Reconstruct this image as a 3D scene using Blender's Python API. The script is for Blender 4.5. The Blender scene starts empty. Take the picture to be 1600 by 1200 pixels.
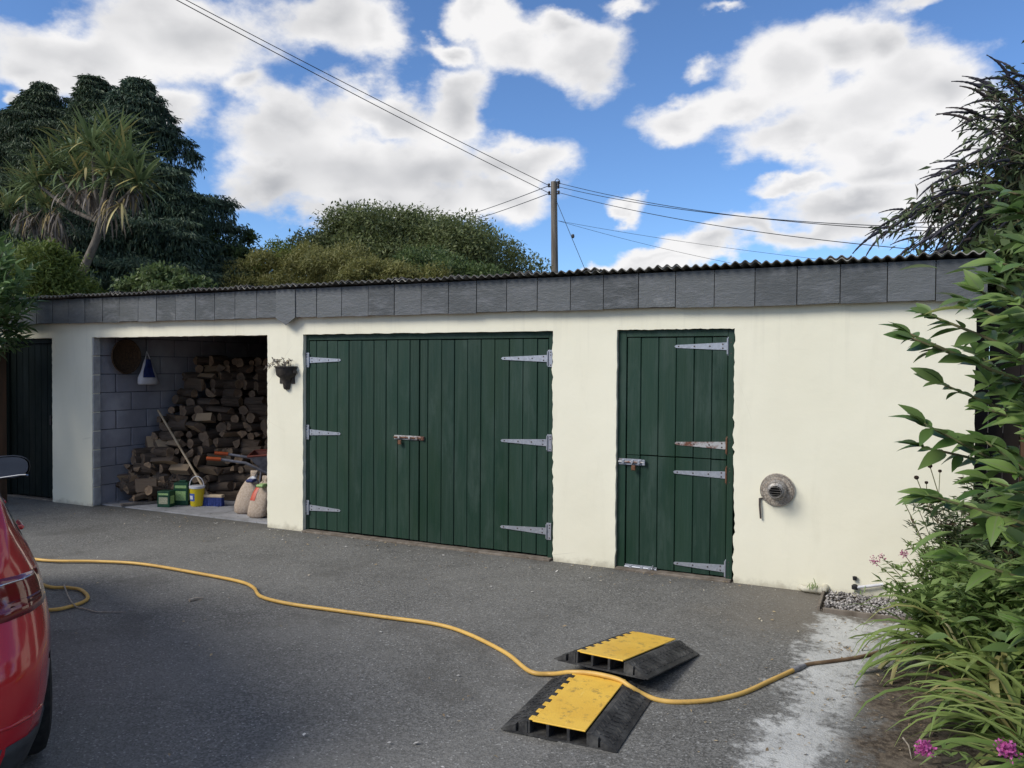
import bpy, bmesh, math, random
import numpy as np
from mathutils import Vector, Matrix

random.seed(7)
rng = np.random.default_rng(7)
SC = bpy.context.scene
COL = SC.collection
R = math.radians

# ------------------------------------------------------------------ camera
CAM_H, CAM_D = 1.7, 6.503
F_PX, YAW, PITCH, ROLL = 1256.0, .4439, -.0208, .0069
_f = Vector((-math.sin(YAW) * math.cos(PITCH), math.cos(YAW) * math.cos(PITCH), math.sin(PITCH)))
_r0 = Vector((math.cos(YAW), math.sin(YAW), 0))
_u0 = _r0.cross(_f)
_r = _r0 * math.cos(ROLL) + _u0 * math.sin(ROLL)
_u = _u0 * math.cos(ROLL) - _r0 * math.sin(ROLL)
CAM = Vector((0, -CAM_D, CAM_H))
cd = bpy.data.cameras.new('camera')
cam = bpy.data.objects.new('camera', cd)
COL.objects.link(cam)
cd.sensor_fit = 'HORIZONTAL'
cd.sensor_width = 36
cd.lens = 36 * F_PX / 1600
cd.clip_end = 3000
cam.matrix_world = Matrix(((_r.x, _u.x, -_f.x, CAM.x), (_r.y, _u.y, -_f.y, CAM.y), (_r.z, _u.z, -_f.z, CAM.z), (0, 0, 0, 1)))
SC.camera = cam


def ray(x, y):
    return _f + _r * ((x - 800) / F_PX) - _u * ((y - 600) / F_PX)


def G(x, y, z=0.0):            # a point of the photograph on a level plane
    d = ray(x, y)
    return CAM + d * ((z - CAM_H) / d.z)


def P(x, y, Y=0.0):            # a point of the photograph on a plane parallel to the facade
    d = ray(x, y)
    return CAM + d * ((Y + CAM_D) / d.y)


# ------------------------------------------------------------------ sun, sky, exposure
SUN_DIR = Vector((-.78, -.95, .98)).normalized()       # towards the sun
SUN_EL = math.asin(SUN_DIR.z)
SUN_ROT = math.atan2(SUN_DIR.x, SUN_DIR.y)
SKY_STRENGTH = .085
SUN_STRENGTH = 1.5
EXPOSURE = 1.15
sd = bpy.data.lights.new('sun', 'SUN')
sd.energy = SUN_STRENGTH
sd.angle = R(24)
sd.color = (1, .955, .87)
so = bpy.data.objects.new('sun', sd)
COL.objects.link(so)
so.rotation_euler = (-SUN_DIR).to_track_quat('-Z', 'Y').to_euler()
so.location = (-8, -12, 14)
SC.view_settings.view_transform = 'Standard'
SC.view_settings.look = 'None'
SC.view_settings.gamma = 1
SC.view_settings.exposure = EXPOSURE
SC.view_settings.use_curve_mapping = False
try:
    SC.cycles.use_denoising = True
    SC.cycles.denoiser = 'OPENIMAGEDENOISE'
    SC.cycles.max_bounces = 6
    SC.cycles.diffuse_bounces = 3
    SC.cycles.transparent_max_bounces = 4
except Exception:
    pass

world = bpy.data.worlds.new('World')
SC.world = world
world.use_nodes = True
nt = world.node_tree
nt.nodes.clear()
NL = nt.links.new


def wn(kind, **kw):
    n = nt.nodes.new(kind)
    for k, v in kw.items():
        setattr(n, k, v)
    return n


def wmath(op, a, b=None, c=None, clamp=False):
    n = wn('ShaderNodeMath', operation=op, use_clamp=clamp)
    for i, v in enumerate((a, b, c)):
        if v is None:
            continue
        if isinstance(v, (int, float)):
            n.inputs[i].default_value = v
        else:
            NL(v, n.inputs[i])
    return n.outputs[0]


def wmap(v, a, b, c=0.0, d=1.0, smooth=True):
    n = wn('ShaderNodeMapRange', interpolation_type='SMOOTHSTEP' if smooth else 'LINEAR')
    NL(v, n.inputs[0])
    for i, q in enumerate((a, b, c, d)):
        n.inputs[i + 1].default_value = q
    return n.outputs[0]


def wmix(fac, a, b):
    n = wn('ShaderNodeMix', data_type='RGBA')
    if isinstance(fac, (int, float)):
        n.inputs[0].default_value = fac
    else:
        NL(fac, n.inputs[0])
    for i, v in ((6, a), (7, b)):
        if isinstance(v, tuple):
            n.inputs[i].default_value = (*v, 1)
        else:
            NL(v, n.inputs[i])
    return n.outputs[2]


sky = wn('ShaderNodeTexSky', sky_type='NISHITA', sun_disc=False)
sky.sun_elevation = SUN_EL
sky.sun_rotation = SUN_ROT
sky.altitude = 200
sky.air_density = .8
sky.dust_density = .25
sky.ozone_density = 1.6
hs = wn('ShaderNodeHueSaturation')
hs.inputs['Saturation'].default_value = 1.0
hs.inputs['Value'].default_value = .84
tint = wn('ShaderNodeMix', data_type='RGBA', blend_type='MULTIPLY')
tint.inputs[0].default_value = 1
tint.inputs[7].default_value = (.68, .88, 1.10, 1)
NL(sky.outputs[0], tint.inputs[6])
NL(tint.outputs[2], hs.inputs['Color'])
tc = wn('ShaderNodeTexCoord')
sep = wn('ShaderNodeSeparateXYZ')
NL(tc.outputs['Generated'], sep.inputs[0])
az = wmath('ARCTAN2', sep.outputs[0], sep.outputs[1])
el = wmath('ARCSINE', sep.outputs[2])
comb = wn('ShaderNodeCombineXYZ')
NL(az, comb.inputs[0])
NL(el, comb.inputs[1])


def wnoise(scale, detail, rough=.55, loc=(0, 0, 0), out='Fac', sq=1.6, src=None):
    mp = wn('ShaderNodeMapping')
    mp.inputs['Location'].default_value = loc
    mp.inputs['Scale'].default_value = (1, 1, sq)
    NL(src or tc.outputs['Generated'], mp.inputs[0])
    n = wn('ShaderNodeTexNoise')
    n.inputs['Scale'].default_value = scale
    n.inputs['Detail'].default_value = detail
    n.inputs['Roughness'].default_value = rough
    NL(mp.outputs[0], n.inputs['Vector'])
    return n.outputs[out]


def vadd_scaled(base, colour, k):
    s = wn('ShaderNodeVectorMath', operation='SUBTRACT')
    NL(colour, s.inputs[0])
    s.inputs[1].default_value = (.5, .5, .5)
    m = wn('ShaderNodeVectorMath', operation='MULTIPLY_ADD')
    NL(s.outputs[0], m.inputs[0])
    m.inputs[1].default_value = (k, k, 0)
    NL(base, m.inputs[2])
    return m.outputs[0]


ang = vadd_scaled(comb.outputs[0], wnoise(5, 2, .5, out='Color'), .10)
ang = vadd_scaled(ang, wnoise(15, 5, .55, (3, 1, 2), out='Color'), .065)
# the clouds of this sky: bearing, height and half sizes (taken as px of the photograph)
BLOBS = [(110, 70, 175, 66), (320, 60, 170, 92), (520, 45, 125, 66), (600, 70, 60, 60, .12), (250, 175, 105, 50), (20, 95, 70, 45),
         (470, 220, 120, 66), (600, 185, 120, 46), (725, 160, 70, 50), (440, 290, 95, 54), (560, 280, 170, 85), (660, 265, 160, 80),
         (640, 320, 170, 42), (800, 255, 100, 50), (830, 260, 75, 45), (780, 310, 95, 45), (540, 335, 110, 32),
         (745, 45, 55, 38), (800, 95, 90, 52), (905, 95, 85, 60), (860, 60, 60, 35), (700, 90, 40, 22),
         (1050, 185, 80, 45), (1140, 175, 90, 45), (1215, 130, 100, 85), (1330, 80, 85, 55), (1395, 75, 45, 45), (1420, 140, 110, 80),
         (1330, 185, 190, 75), (1250, 225, 150, 45), (1480, 160, 75, 65), (1560, 210, 70, 50), (1400, 240, 150, 40),
         (1240, 300, 70, 22), (1380, 275, 130, 38), (1330, 335, 150, 40), (1190, 372, 110, 28), (1270, 375, 140, 34), (1100, 398, 90, 26),
         (1020, 405, 60, 22), (940, 415, 55, 20), (966, 343, 38, 22), (1010, 415, 130, 18), (1480, 330, 90, 60), (1450, 4, 90, 26, .42), (960, 6, 90, 26, .40), (1130, 16, 70, 20, .48), (1085, 100, 55, 38, .46),
         (0, 160, 22, 18), (150, 165, 60, 24, .3), (400, 150, 50, 36, .1)]
field = None
for cx, cy, rx, ry, *thin in BLOBS:
    d = ray(cx, cy).normalized()
    ca, ce = math.atan2(d.x, d.y), math.asin(d.z)
    sx, sy = F_PX / rx * math.cos(ce) * .97, F_PX / ry * .97
    mp = wn('ShaderNodeMapping')
    mp.inputs['Location'].default_value = (-ca * sx, -ce * sy, 0)
    mp.inputs['Scale'].default_value = (sx, sy, 0)
    NL(ang, mp.inputs[0])
    ln = wn('ShaderNodeVectorMath', operation='LENGTH')
    NL(mp.outputs[0], ln.inputs[0])
    lv = wmath('ADD', ln.outputs['Value'], thin[0]) if thin else ln.outputs['Value']
    field = lv if field is None else wmath('SMOOTH_MIN', field, lv, .35)
inside = wmath('SUBTRACT', .88, field)
# elsewhere in the sky: the same broken cloud, from noise alone
dotn = wn('ShaderNodeVectorMath', operation='DOT_PRODUCT')
NL(tc.outputs['Generated'], dotn.inputs[0])
dotn.inputs[1].default_value = tuple(ray(800, 200).normalized())
away = wmap(dotn.outputs['Value'], .80, .68)
generic = wmath('MULTIPLY', wmath('SUBTRACT', wnoise(2.3, 5, .55, (5, 2, 9)), .47), 5.0)
inside = wmath('ADD', wmath('MULTIPLY', inside, wmath('SUBTRACT', 1.0, away)), wmath('MULTIPLY', generic, away))
fluff = wnoise(9.5, 10, .62, (1, 7, 4))
wisp = wnoise(3.1, 4, .5, (2, 2, 6))
dens = wmath('ADD', inside, wmath('MULTIPLY', wmath('SUBTRACT', fluff, .5), 1.35))
dens = wmath('ADD', dens, wmath('MULTIPLY', wmath('SUBTRACT', wisp, .5), .35))
alpha = wmath('MULTIPLY', wmap(dens, -.09, .42), .985)
# body shading: thick middles and undersides grey, sunlit puffs and rims white
off = wn('ShaderNodeVectorMath', operation='ADD')
NL(tc.outputs['Generated'], off.inputs[0])
off.inputs[1].default_value = (-.018, -.008, .034)
puff = wmath('SUBTRACT', wnoise(6.5, 3.2, .42, (4, 7, 4)), wnoise(6.5, 3.2, .42, (4, 7, 4), src=off.outputs[0]))
lo = wnoise(2.4, 2, .4, (8, 3, 1))
thick = wmath('ADD', wmath('MULTIPLY', wmap(inside, .12, .95), .52), wmath('MULTIPLY', wmath('SUBTRACT', lo, .5), .9))
lum = wmath('ADD', wmath('SUBTRACT', 1.0, wmath('MULTIPLY', thick, 1.08)), wmath('MULTIPLY', puff, 1.6), clamp=True)
cloud = wmix(lum, (2.05, 2.12, 2.28), (5.0, 4.95, 4.95))
final = wmix(alpha, hs.outputs[0], cloud)
bg = wn('ShaderNodeBackground')
bg.inputs['Strength'].default_value = SKY_STRENGTH
NL(final, bg.inputs['Color'])
wo = wn('ShaderNodeOutputWorld')
NL(bg.outputs[0], wo.inputs[0])


# ------------------------------------------------------------------ materials
class MatB:
    def __init__(self, name, rough=.7, spec=.3, metal=0.0):
        self.m = bpy.data.materials.new(name)
        self.m.use_nodes = True
        self.t = self.m.node_tree
        self.b = self.t.nodes['Principled BSDF']
        self.b.inputs['Roughness'].default_value = rough
        self.b.inputs['Specular IOR Level'].default_value = spec
        self.b.inputs['Metallic'].default_value = metal
        self.o = self.t.nodes['Material Output']

    def n(self, kind, **kw):
        x = self.t.nodes.new(kind)
        for k, v in kw.items():
            setattr(x, k, v)
        return x

    def put(self, v, sock):
        if isinstance(v, (int, float)):
            sock.default_value = v
        elif isinstance(v, tuple):
            sock.default_value = (*v, 1) if len(v) == 3 and sock.type == 'RGBA' else v
        else:
            self.t.links.new(v, sock)

    def coord(self, kind='Object', scale=(1, 1, 1), rot=(0, 0, 0)):
        c = self.n('ShaderNodeTexCoord')
        mp = self.n('ShaderNodeMapping')
        mp.inputs['Scale'].default_value = scale
        mp.inputs['Rotation'].default_value = rot
        self.t.links.new(c.outputs[kind], mp.inputs[0])
        return mp.outputs[0]

    def world(self, scale=(1, 1, 1)):
        g = self.n('ShaderNodeNewGeometry')
        mp = self.n('ShaderNodeMapping')
        mp.inputs['Scale'].default_value = scale
        self.t.links.new(g.outputs['Position'], mp.inputs[0])
        return mp.outputs[0]

    def noise(self, vec, scale, detail=4, rough=.55, out='Fac'):
        x = self.n('ShaderNodeTexNoise')
        x.inputs['Scale'].default_value = scale
        x.inputs['Detail'].default_value = detail
        x.inputs['Roughness'].default_value = rough
        self.t.links.new(vec, x.inputs['Vector'])
        return x.outputs[out]

    def voro(self, vec, scale, out='Distance', feature='F1'):
        x = self.n('ShaderNodeTexVoronoi', feature=feature)
        x.inputs['Scale'].default_value = scale
        self.t.links.new(vec, x.inputs['Vector'])
        return x.outputs[out]

    def ramp(self, v, a, b, c=0.0, d=1.0):
        x = self.n('ShaderNodeMapRange', interpolation_type='SMOOTHSTEP')
        self.put(v, x.inputs[0])
        for i, q in enumerate((a, b, c, d)):
            self.put(q, x.inputs[i + 1])
        return x.outputs[0]

    def math(self, op, a, b=0.0, clamp=False):
        x = self.n('ShaderNodeMath', operation=op, use_clamp=clamp)
        self.put(a, x.inputs[0])
        self.put(b, x.inputs[1])
        return x.outputs[0]

    def mix(self, f, a, b, mode='MIX'):
        x = self.n('ShaderNodeMix', data_type='RGBA', blend_type=mode)
        self.put(f, x.inputs[0])
        self.put(a, x.inputs[6])
        self.put(b, x.inputs[7])
        return x.outputs[2]

    def rnd(self):
        return self.n('ShaderNodeObjectInfo').outputs['Random']

    def island(self):
        return self.n('ShaderNodeNewGeometry').outputs['Random Per Island']

    def color(self, v):
        self.put(v, self.b.inputs['Base Color'])
        return self

    def rough(self, v):
        self.put(v, self.b.inputs['Roughness'])
        return self

    def bump(self, h, dist=.01, strength=1.0):
        x = self.n('ShaderNodeBump')
        x.inputs['Distance'].default_value = dist
        x.inputs['Strength'].default_value = strength
        self.t.links.new(h, x.inputs['Height'])
        self.t.links.new(x.outputs[0], self.b.inputs['Normal'])
        return self


def simple(name, c1, c2, scale=8, rough=.7, spec=.3, metal=0.0, bump=0.0, stretch=(1, 1, 1), vary=0.0, detail=5):
    k = MatB(name, rough, spec, metal)
    v = k.coord('Object', stretch)
    f = k.ramp(k.noise(v, scale, detail), .3, .7)
    c = k.mix(f, c1, c2)
    if vary:
        c = k.mix(vary, c, k.mix(k.rnd(), tuple(x * .45 for x in c1), tuple(min(1, x * 1.6) for x in c2)))
    k.color(c)
    if bump:
        k.bump(k.noise(v, scale * 3, 4), bump)
    return k.m


def leafmat(name, dark, light, tip=None, trans=.25, rough=.5, spec=.35, obj=False):
    k = MatB(name, rough, spec)
    f = k.rnd() if obj else k.island()
    c = k.mix(f, dark, light)
    if tip:
        c = k.mix(k.ramp(k.math('FRACT', k.math('MULTIPLY', f, 7.31)), .82, .97), c, tip)
    big = k.ramp(k.noise(k.world(), 1.1, 2), .35, .65)
    c = k.mix(k.math('MULTIPLY', big, .35), c, k.mix(.5, c, tuple(x * .7 for x in light)))
    k.color(c)
    tr = k.n('ShaderNodeBsdfTranslucent')
    k.put(c, tr.inputs['Color'])
    mx = k.n('ShaderNodeMixShader')
    mx.inputs[0].default_value = trans
    k.t.links.new(k.b.outputs[0], mx.inputs[1])
    k.t.links.new(tr.outputs[0], mx.inputs[2])
    k.t.links.new(mx.outputs[0], k.o.inputs[0])
    return k.m


M = {}


def make_materials():
    # cream masonry paint over uneven render
    k = MatB('cream_masonry_paint', .8, .2)
    w = k.world()
    c = k.mix(k.ramp(k.noise(w, .55, 3), .35, .65), (.82, .785, .635), (.765, .73, .58))
    st = k.math('MULTIPLY', k.ramp(k.noise(k.world((1.6, 1, .35)), 3.2, 6, .65), .52, .78), .17)
    c = k.mix(st, c, (.50, .47, .36))
    sp = k.n('ShaderNodeSeparateXYZ')
    k.t.links.new(w, sp.inputs[0])
    run = k.math('MULTIPLY', k.ramp(k.noise(k.world((5, 1, .22)), 3.4, 5, .6), .52, .72), k.ramp(sp.outputs[2], 1.35, 2.2))
    c = k.mix(k.math('MULTIPLY', run, .13), c, (.44, .42, .34))
    crack = k.ramp(k.voro(k.world((1, 1, 1.3)), 1.1, 'Distance', 'DISTANCE_TO_EDGE'), .004, .0012)
    crack = k.math('MULTIPLY', crack, k.ramp(k.noise(w, .9, 2), .56, .66))
    c = k.mix(k.math('MULTIPLY', crack, .35), c, (.40, .37, .29))
    hgt = k.math('ADD', sp.outputs[2], k.math('MULTIPLY', k.noise(w, 7, 5, .7), .20))
    dirt = k.ramp(hgt, .17, .07)
    c = k.mix(k.math('MULTIPLY', dirt, .6), c, (.27, .235, .17))
    k.color(c)
    h = k.math('ADD', k.math('MULTIPLY', k.noise(w, 3.5, 3), .8), k.math('MULTIPLY', k.noise(w, 60, 4, .6), .09))
    k.bump(h, .009, .8)
    M['cream'] = k.m
    # raw edge of the render where the paint stops
    M['raw'] = simple('bare_render_edge', (.16, .14, .11), (.05, .045, .04), 20, .95, .1, bump=.01)
    # limewashed blockwork of the wood store
    k = MatB('grey_washed_blockwork', .9, .15)
    w = k.world()
    c = k.mix(k.ramp(k.noise(w, 2.2, 5), .35, .7), (.24, .24, .262), (.39, .39, .415))
    c = k.mix(k.math('MULTIPLY', k.rnd(), .3), c, (.25, .25, .30))
    k.color(c).bump(k.noise(w, 55, 5, .7), .006)
    M['block'] = k.m
    M['jamb'] = simple('pale_jamb_blocks', (.40, .40, .39), (.30, .30, .30), 9, .9, .15, bump=.01)
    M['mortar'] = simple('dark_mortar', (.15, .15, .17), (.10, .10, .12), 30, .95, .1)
    # slate
    k = MatB('grey_slate', .55, .4)
    w = k.world((1, 1, 3))
    v = k.mix(k.rnd(), (.056, .062, .066), (.108, .116, .120))
    c = k.mix(k.ramp(k.noise(w, 6, 6, .65), .42, .75), v, (.125, .132, .142))
    c = k.mix(k.math('MULTIPLY', k.ramp(k.noise(k.world((1, 1, 2)), 2.3, 7, .7), .60, .70), .45), c, (.24, .245, .25))
    k.color(c).bump(k.noise(w, 18, 6, .7), .006)
    M['slate'] = k.m
    # fibre cement
    k = MatB('weathered_fibre_cement', .9, .15)
    w = k.world()
    c = k.mix(k.ramp(k.noise(w, 3, 5), .35, .65), (.06, .058, .054), (.15, .145, .13))
    c = k.mix(k.ramp(k.noise(w, 11, 5, .7), .55, .72), c, (.13, .125, .105))
    k.color(c).bump(k.noise(w, 40, 4), .004)
    M['cement'] = k.m
    M['cement_dull'] = simple('dull_sheet_edge', (.08, .075, .07), (.17, .165, .15), 14, .9, .1)
    M['cement_edge'] = simple('pale_sheet_edge', (.22, .21, .19), (.42, .41, .37), 9, .9, .1)
    # green door paint
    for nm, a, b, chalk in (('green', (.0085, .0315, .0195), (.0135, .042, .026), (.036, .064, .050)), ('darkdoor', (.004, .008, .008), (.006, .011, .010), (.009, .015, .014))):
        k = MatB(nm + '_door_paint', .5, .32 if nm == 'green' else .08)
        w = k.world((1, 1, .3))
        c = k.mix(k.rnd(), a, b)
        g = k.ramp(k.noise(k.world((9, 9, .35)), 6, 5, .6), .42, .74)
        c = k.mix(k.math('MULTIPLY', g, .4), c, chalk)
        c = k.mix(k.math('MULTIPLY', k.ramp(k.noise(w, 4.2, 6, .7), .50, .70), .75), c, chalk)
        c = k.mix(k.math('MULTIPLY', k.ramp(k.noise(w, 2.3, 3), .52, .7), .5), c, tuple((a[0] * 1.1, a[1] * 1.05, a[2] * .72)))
        k.color(c)
        k.rough(k.ramp(k.noise(w, 6, 4), .3, .7, .42, .68))
        k.bump(k.noise(k.world((14, 14, .5)), 9, 5, .6), .0025)
        M[nm] = k.m
    k = MatB('galvanised_steel', .42, .5, .55)
    v = k.world()
    c = k.mix(k.voro(v, 60, 'Color'), (.32, .34, .38), (.44, .46, .51))
    c = k.mix(k.ramp(k.noise(v, 22, 5, .7), .62, .75), c, (.20, .12, .08))
    k.color(c)
    M['galv'] = k.m
    k = MatB('rusty_galvanised_steel', .6, .4, .4)
    v = k.world()
    c = k.mix(k.ramp(k.noise(v, 16, 6, .7), .42, .62), (.42, .42, .42), (.15, .06, .035))
    k.color(c)
    M['rusty'] = k.m
    M['bolt'] = simple('dark_bolt_heads', (.05, .045, .045), (.10, .07, .06), 40, .6, .4, .3)
    M['rust'] = simple('brown_rust', (.10, .045, .025), (.19, .10, .06), 45, .8, .2, .2)
    # asphalt: packed pale and dark chippings
    def asphalt_colour(k):
        w = k.world()
        stone = k.voro(w, 115, 'Color')
        sepc = k.n('ShaderNodeSeparateColor')
        k.t.links.new(stone, sepc.inputs[0])
        c = k.mix(k.ramp(sepc.outputs[0], .05, .95), (.092, .090, .084), (.192, .188, .177))
        big = k.ramp(k.noise(w, .75, 6, .62), .34, .70)
        c = k.mix(k.math('MULTIPLY', big, .45), c, (.22, .214, .198))
        c = k.mix(k.math('MULTIPLY', k.ramp(k.noise(w, 2.6, 6, .7), .50, .72), .42), c, (.078, .076, .070))
        c = k.mix(k.math('MULTIPLY', k.ramp(sepc.outputs[1], .945, .985), .8), c, (.34, .335, .32))
        fl = k.voro(w, 26, 'Color')
        sf = k.n('ShaderNodeSeparateColor')
        k.t.links.new(fl, sf.inputs[0])
        spots = k.math('MULTIPLY', k.ramp(k.voro(w, 26), .15, .08), k.ramp(sf.outputs[0], .90, .94))
        c = k.mix(k.math('MULTIPLY', spots, .7), c, (.42, .41, .39))
        sp = k.n('ShaderNodeSeparateXYZ')
        k.t.links.new(w, sp.inputs[0])
        # dusty, damp band of dirt along the foot of the building
        edge = k.ramp(k.math('ADD', sp.outputs[1], k.math('MULTIPLY', k.noise(w, 1.7, 5, .6), .9)), .05, .66)
        c = k.mix(k.math('MULTIPLY', edge, .72), c, k.mix(k.noise(w, 28, 5, .7), (.040, .038, .034), (.135, .128, .112)))
        patch = k.math('MULTIPLY', k.ramp(k.noise(w, 1.15, 4, .6), .55, .66), .4)
        c = k.mix(patch, c, (.085, .081, .073))
        # brown silt washed towards the bed
        sx = k.ramp(k.math('ADD', sp.outputs[0], k.math('MULTIPLY', k.noise(w, 2.1, 5, .65), 1.1)), -.95, .0)
        sy = k.ramp(k.math('ADD', sp.outputs[1], k.math('MULTIPLY', k.noise(w, 3.1, 4), .5)), -1.25, -.55)
        c = k.mix(k.math('MULTIPLY', k.math('MULTIPLY', sx, sy), .55), c, k.mix(k.noise(w, 50, 4, .7), (.12, .10, .075), (.23, .20, .16)))
        hh = k.math('ADD', k.voro(w, 115), k.math('MULTIPLY', k.noise(w, 5, 4), 1.4))
        return w, c, hh
    k = MatB('worn_asphalt', .88, .22)
    w, c, hh = asphalt_colour(k)
    k.color(c).bump(hh, .0035, .7)
    M['asphalt'] = k.m
    # the worn strip: dusty cement skin over the asphalt, brown silt towards the bed; 'skin' and 'silt' say how deep inside each one is
    k = MatB('dusty_concrete', .92, .15)
    w, base, hh = asphalt_colour(k)
    a1 = k.n('ShaderNodeAttribute', attribute_name='skin').outputs['Fac']
    a2 = k.n('ShaderNodeAttribute', attribute_name='silt').outputs['Fac']
    c = k.mix(k.ramp(k.noise(w, 2.5, 6, .6), .35, .7), (.53, .53, .51), (.39, .39, .375))
    c = k.mix(k.ramp(k.noise(w, 12, 7, .75), .53, .66), c, (.20, .195, .18))
    c = k.mix(k.math('MULTIPLY', k.ramp(k.noise(w, 60, 5, .8), .57, .68), .8), c, (.11, .105, .095))
    c = k.mix(k.math('MULTIPLY', k.ramp(k.noise(w, 1.3, 3), .56, .7), .5), c, (.30, .27, .225))
    n1 = k.math('ADD', k.math('MULTIPLY', k.math('SUBTRACT', k.noise(w, 3.2, 5, .6), .5), .55), k.math('MULTIPLY', k.math('SUBTRACT', k.noise(w, 22, 7, .75), .5), .55))
    m1 = k.ramp(k.math('ADD', a1, n1), -.06, .11)
    c = k.mix(m1, base, c)
    soil = k.mix(k.ramp(k.noise(w, 30, 7, .75), .40, .64), (.042, .030, .021), (.165, .128, .092))
    soil = k.mix(k.math('MULTIPLY', k.ramp(k.noise(w, 5, 4), .48, .66), .5), soil, (.20, .165, .125))
    m2 = k.ramp(k.math('ADD', a2, n1), -.04, .14)
    c = k.mix(k.math('MULTIPLY', m2, .93), c, soil)
    k.color(c).bump(k.math('ADD', k.noise(w, 45, 6, .7), k.math('MULTIPLY', hh, .3)), .006)
    M['concrete'] = k.m
    k = MatB('worn_floor_slab', .9, .15)
    w = k.world()
    c = k.mix(k.ramp(k.noise(w, 2.1, 6, .6), .35, .7), (.36, .36, .38), (.22, .22, .225))
    c = k.mix(k.ramp(k.noise(w, 14, 6, .7), .56, .7), c, (.10, .095, .09))
    k.color(c).bump(k.noise(w, 40, 5, .7), .004)
    M['slab'] = k.m
    k = MatB('damp_soil', .95, .1)
    w = k.world()
    c = k.mix(k.ramp(k.noise(w, 25, 7, .75), .35, .66), (.045, .036, .028), (.16, .135, .108))
    c = k.mix(k.math('MULTIPLY', k.ramp(k.noise(w, 4, 4), .48, .66), .6), c, (.20, .175, .145))
    k.color(c).bump(k.noise(w, 60, 6, .8), .02)
    M['soil'] = k.m
    # logs
    k = MatB('log_bark', .95, .1)
    v = k.coord('Object', (1, .18, 1))
    c = k.mix(k.ramp(k.noise(v, 30, 5, .7), .3, .7), (.055, .040, .029), (.135, .10, .075))
    c = k.mix(k.rnd(), c, k.mix(k.noise(v, 16, 4), (.066, .045, .031), (.19, .15, .118)))
    k.color(c).bump(k.noise(v, 45, 5, .7), .01)
    M['bark'] = k.m
    k = MatB('split_wood', .85, .15)
    v = k.coord('Object', (1, .12, 1))
    c = k.mix(k.ramp(k.noise(v, 30, 5, .6), .3, .7), (.27, .18, .11), (.40, .28, .175))
    c = k.mix(k.ramp(k.rnd(), .35, .85), k.mix(.8, c, (.09, .07, .055)), k.mix(.5, c, (.58, .43, .27)))
    k.color(c).bump(k.noise(v, 40, 4), .006)
    M['split'] = k.m
    k = MatB('sawn_log_end', .85, .15)
    v = k.coord('Object', (1, .3, 1))
    c = k.mix(k.ramp(k.noise(v, 14, 5, .6), .3, .7), (.36, .25, .155), (.19, .13, .088))
    c = k.mix(k.math('MULTIPLY', k.rnd(), .8), c, (.12, .092, .07))
    k.color(c).bump(k.noise(v, 50, 4), .006)
    M['endgrain'] = k.m
    M['timber'] = simple('old_grey_timber', (.12, .10, .08), (.22, .19, .16), 12, .9, .1, stretch=(1, 1, .1))
    M['broomwood'] = simple('pale_broom_wood', (.45, .34, .21), (.58, .46, .31), 9, .7, .2, stretch=(1, 1, .1))
    M['blueplastic'] = simple('blue_bristles', (.02, .035, .16), (.04, .07, .26), 60, .6, .3)
    M['black'] = simple('black_plastic', (.012, .012, .013), (.022, .022, .024), 12, .55, .35)
    M['rubber'] = None
    k = MatB('scuffed_black_rubber', .62, .3)
    v = k.coord('Object')
    c = k.mix(k.ramp(k.noise(v, 9, 6, .7), .40, .72), (.022, .022, .023), (.088, .086, .082))
    c = k.mix(k.math('MULTIPLY', k.ramp(k.noise(v, 30, 6, .75), .55, .7), .5), c, (.14, .135, .125))
    k.color(c).bump(k.noise(v, 60, 3), .002)
    M['rubber'] = k.m
    k = MatB('scuffed_yellow_lid', .48, .35)
    v = k.coord('Object')
    c = k.mix(k.ramp(k.noise(v, 5, 5, .6), .35, .7), (.80, .50, .075), (.72, .425, .055))
    c = k.mix(k.math('MULTIPLY', k.ramp(k.noise(v, 20, 7, .75), .52, .66), .7), c, (.30, .19, .06))
    c = k.mix(k.math('MULTIPLY', k.ramp(k.noise(k.coord('Object', (9, 1, 1)), 7, 4, .7), .63, .72), .5), c, (.80, .62, .22))
    k.color(c).bump(k.noise(v, 90, 3), .0015)
    M['yellow'] = k.m
    k = MatB('yellow_hose', .45, .35)
    v = k.world()
    c = k.mix(k.ramp(k.noise(v, 5, 5, .6), .35, .7), (.66, .415, .11), (.53, .32, .085))
    c = k.mix(k.math('MULTIPLY', k.ramp(k.noise(v, 30, 6, .7), .55, .7), .5), c, (.28, .18, .07))
    k.color(c)
    M['hose'] = k.m
    M['brownhose'] = simple('muddy_brown_hose', (.12, .075, .045), (.22, .15, .09), 18, .7, .2)
    M['tape'] = simple('grey_tape', (.13, .13, .14), (.22, .22, .24), 30, .5, .3)
    k = MatB('red_car_paint', .30, .5)
    k.color((.47, .003, .013))
    k.b.inputs['Coat Weight'].default_value = 1.0
    k.b.inputs['Coat Roughness'].default_value = .06
    k.rough(.25)
    M['carpaint'] = k.m
    k = MatB('tail_lamp_lens', .12, .6)
    v = k.coord('Object', (1, 1, 1))
    k.color((.16, .004, .008))
    k.b.inputs['Coat Weight'].default_value = 1.0
    M['lens'] = k.m
    M['lensdark'] = simple('smoked_lens', (.05, .004, .006), (.08, .005, .008), 10, .1, .6)
    k = MatB('car_glass', .05, .6)
    k.color((.012, .015, .018))
    k.b.inputs['Coat Weight'].default_value = .5
    M['carglass'] = k.m
    k = MatB('mirror_glass', .03, .8, 1.0)
    k.color((.16, .19, .26))
    M['mirror'] = k.m
    k = MatB('chrome_trim', .12, .6, 1.0)
    k.color((.75, .76, .78))
    M['chrome'] = k.m
    M['tyre'] = simple('tyre_rubber', (.014, .014, .015), (.030, .029, .028), 30, .8, .2, bump=.002)
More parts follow.
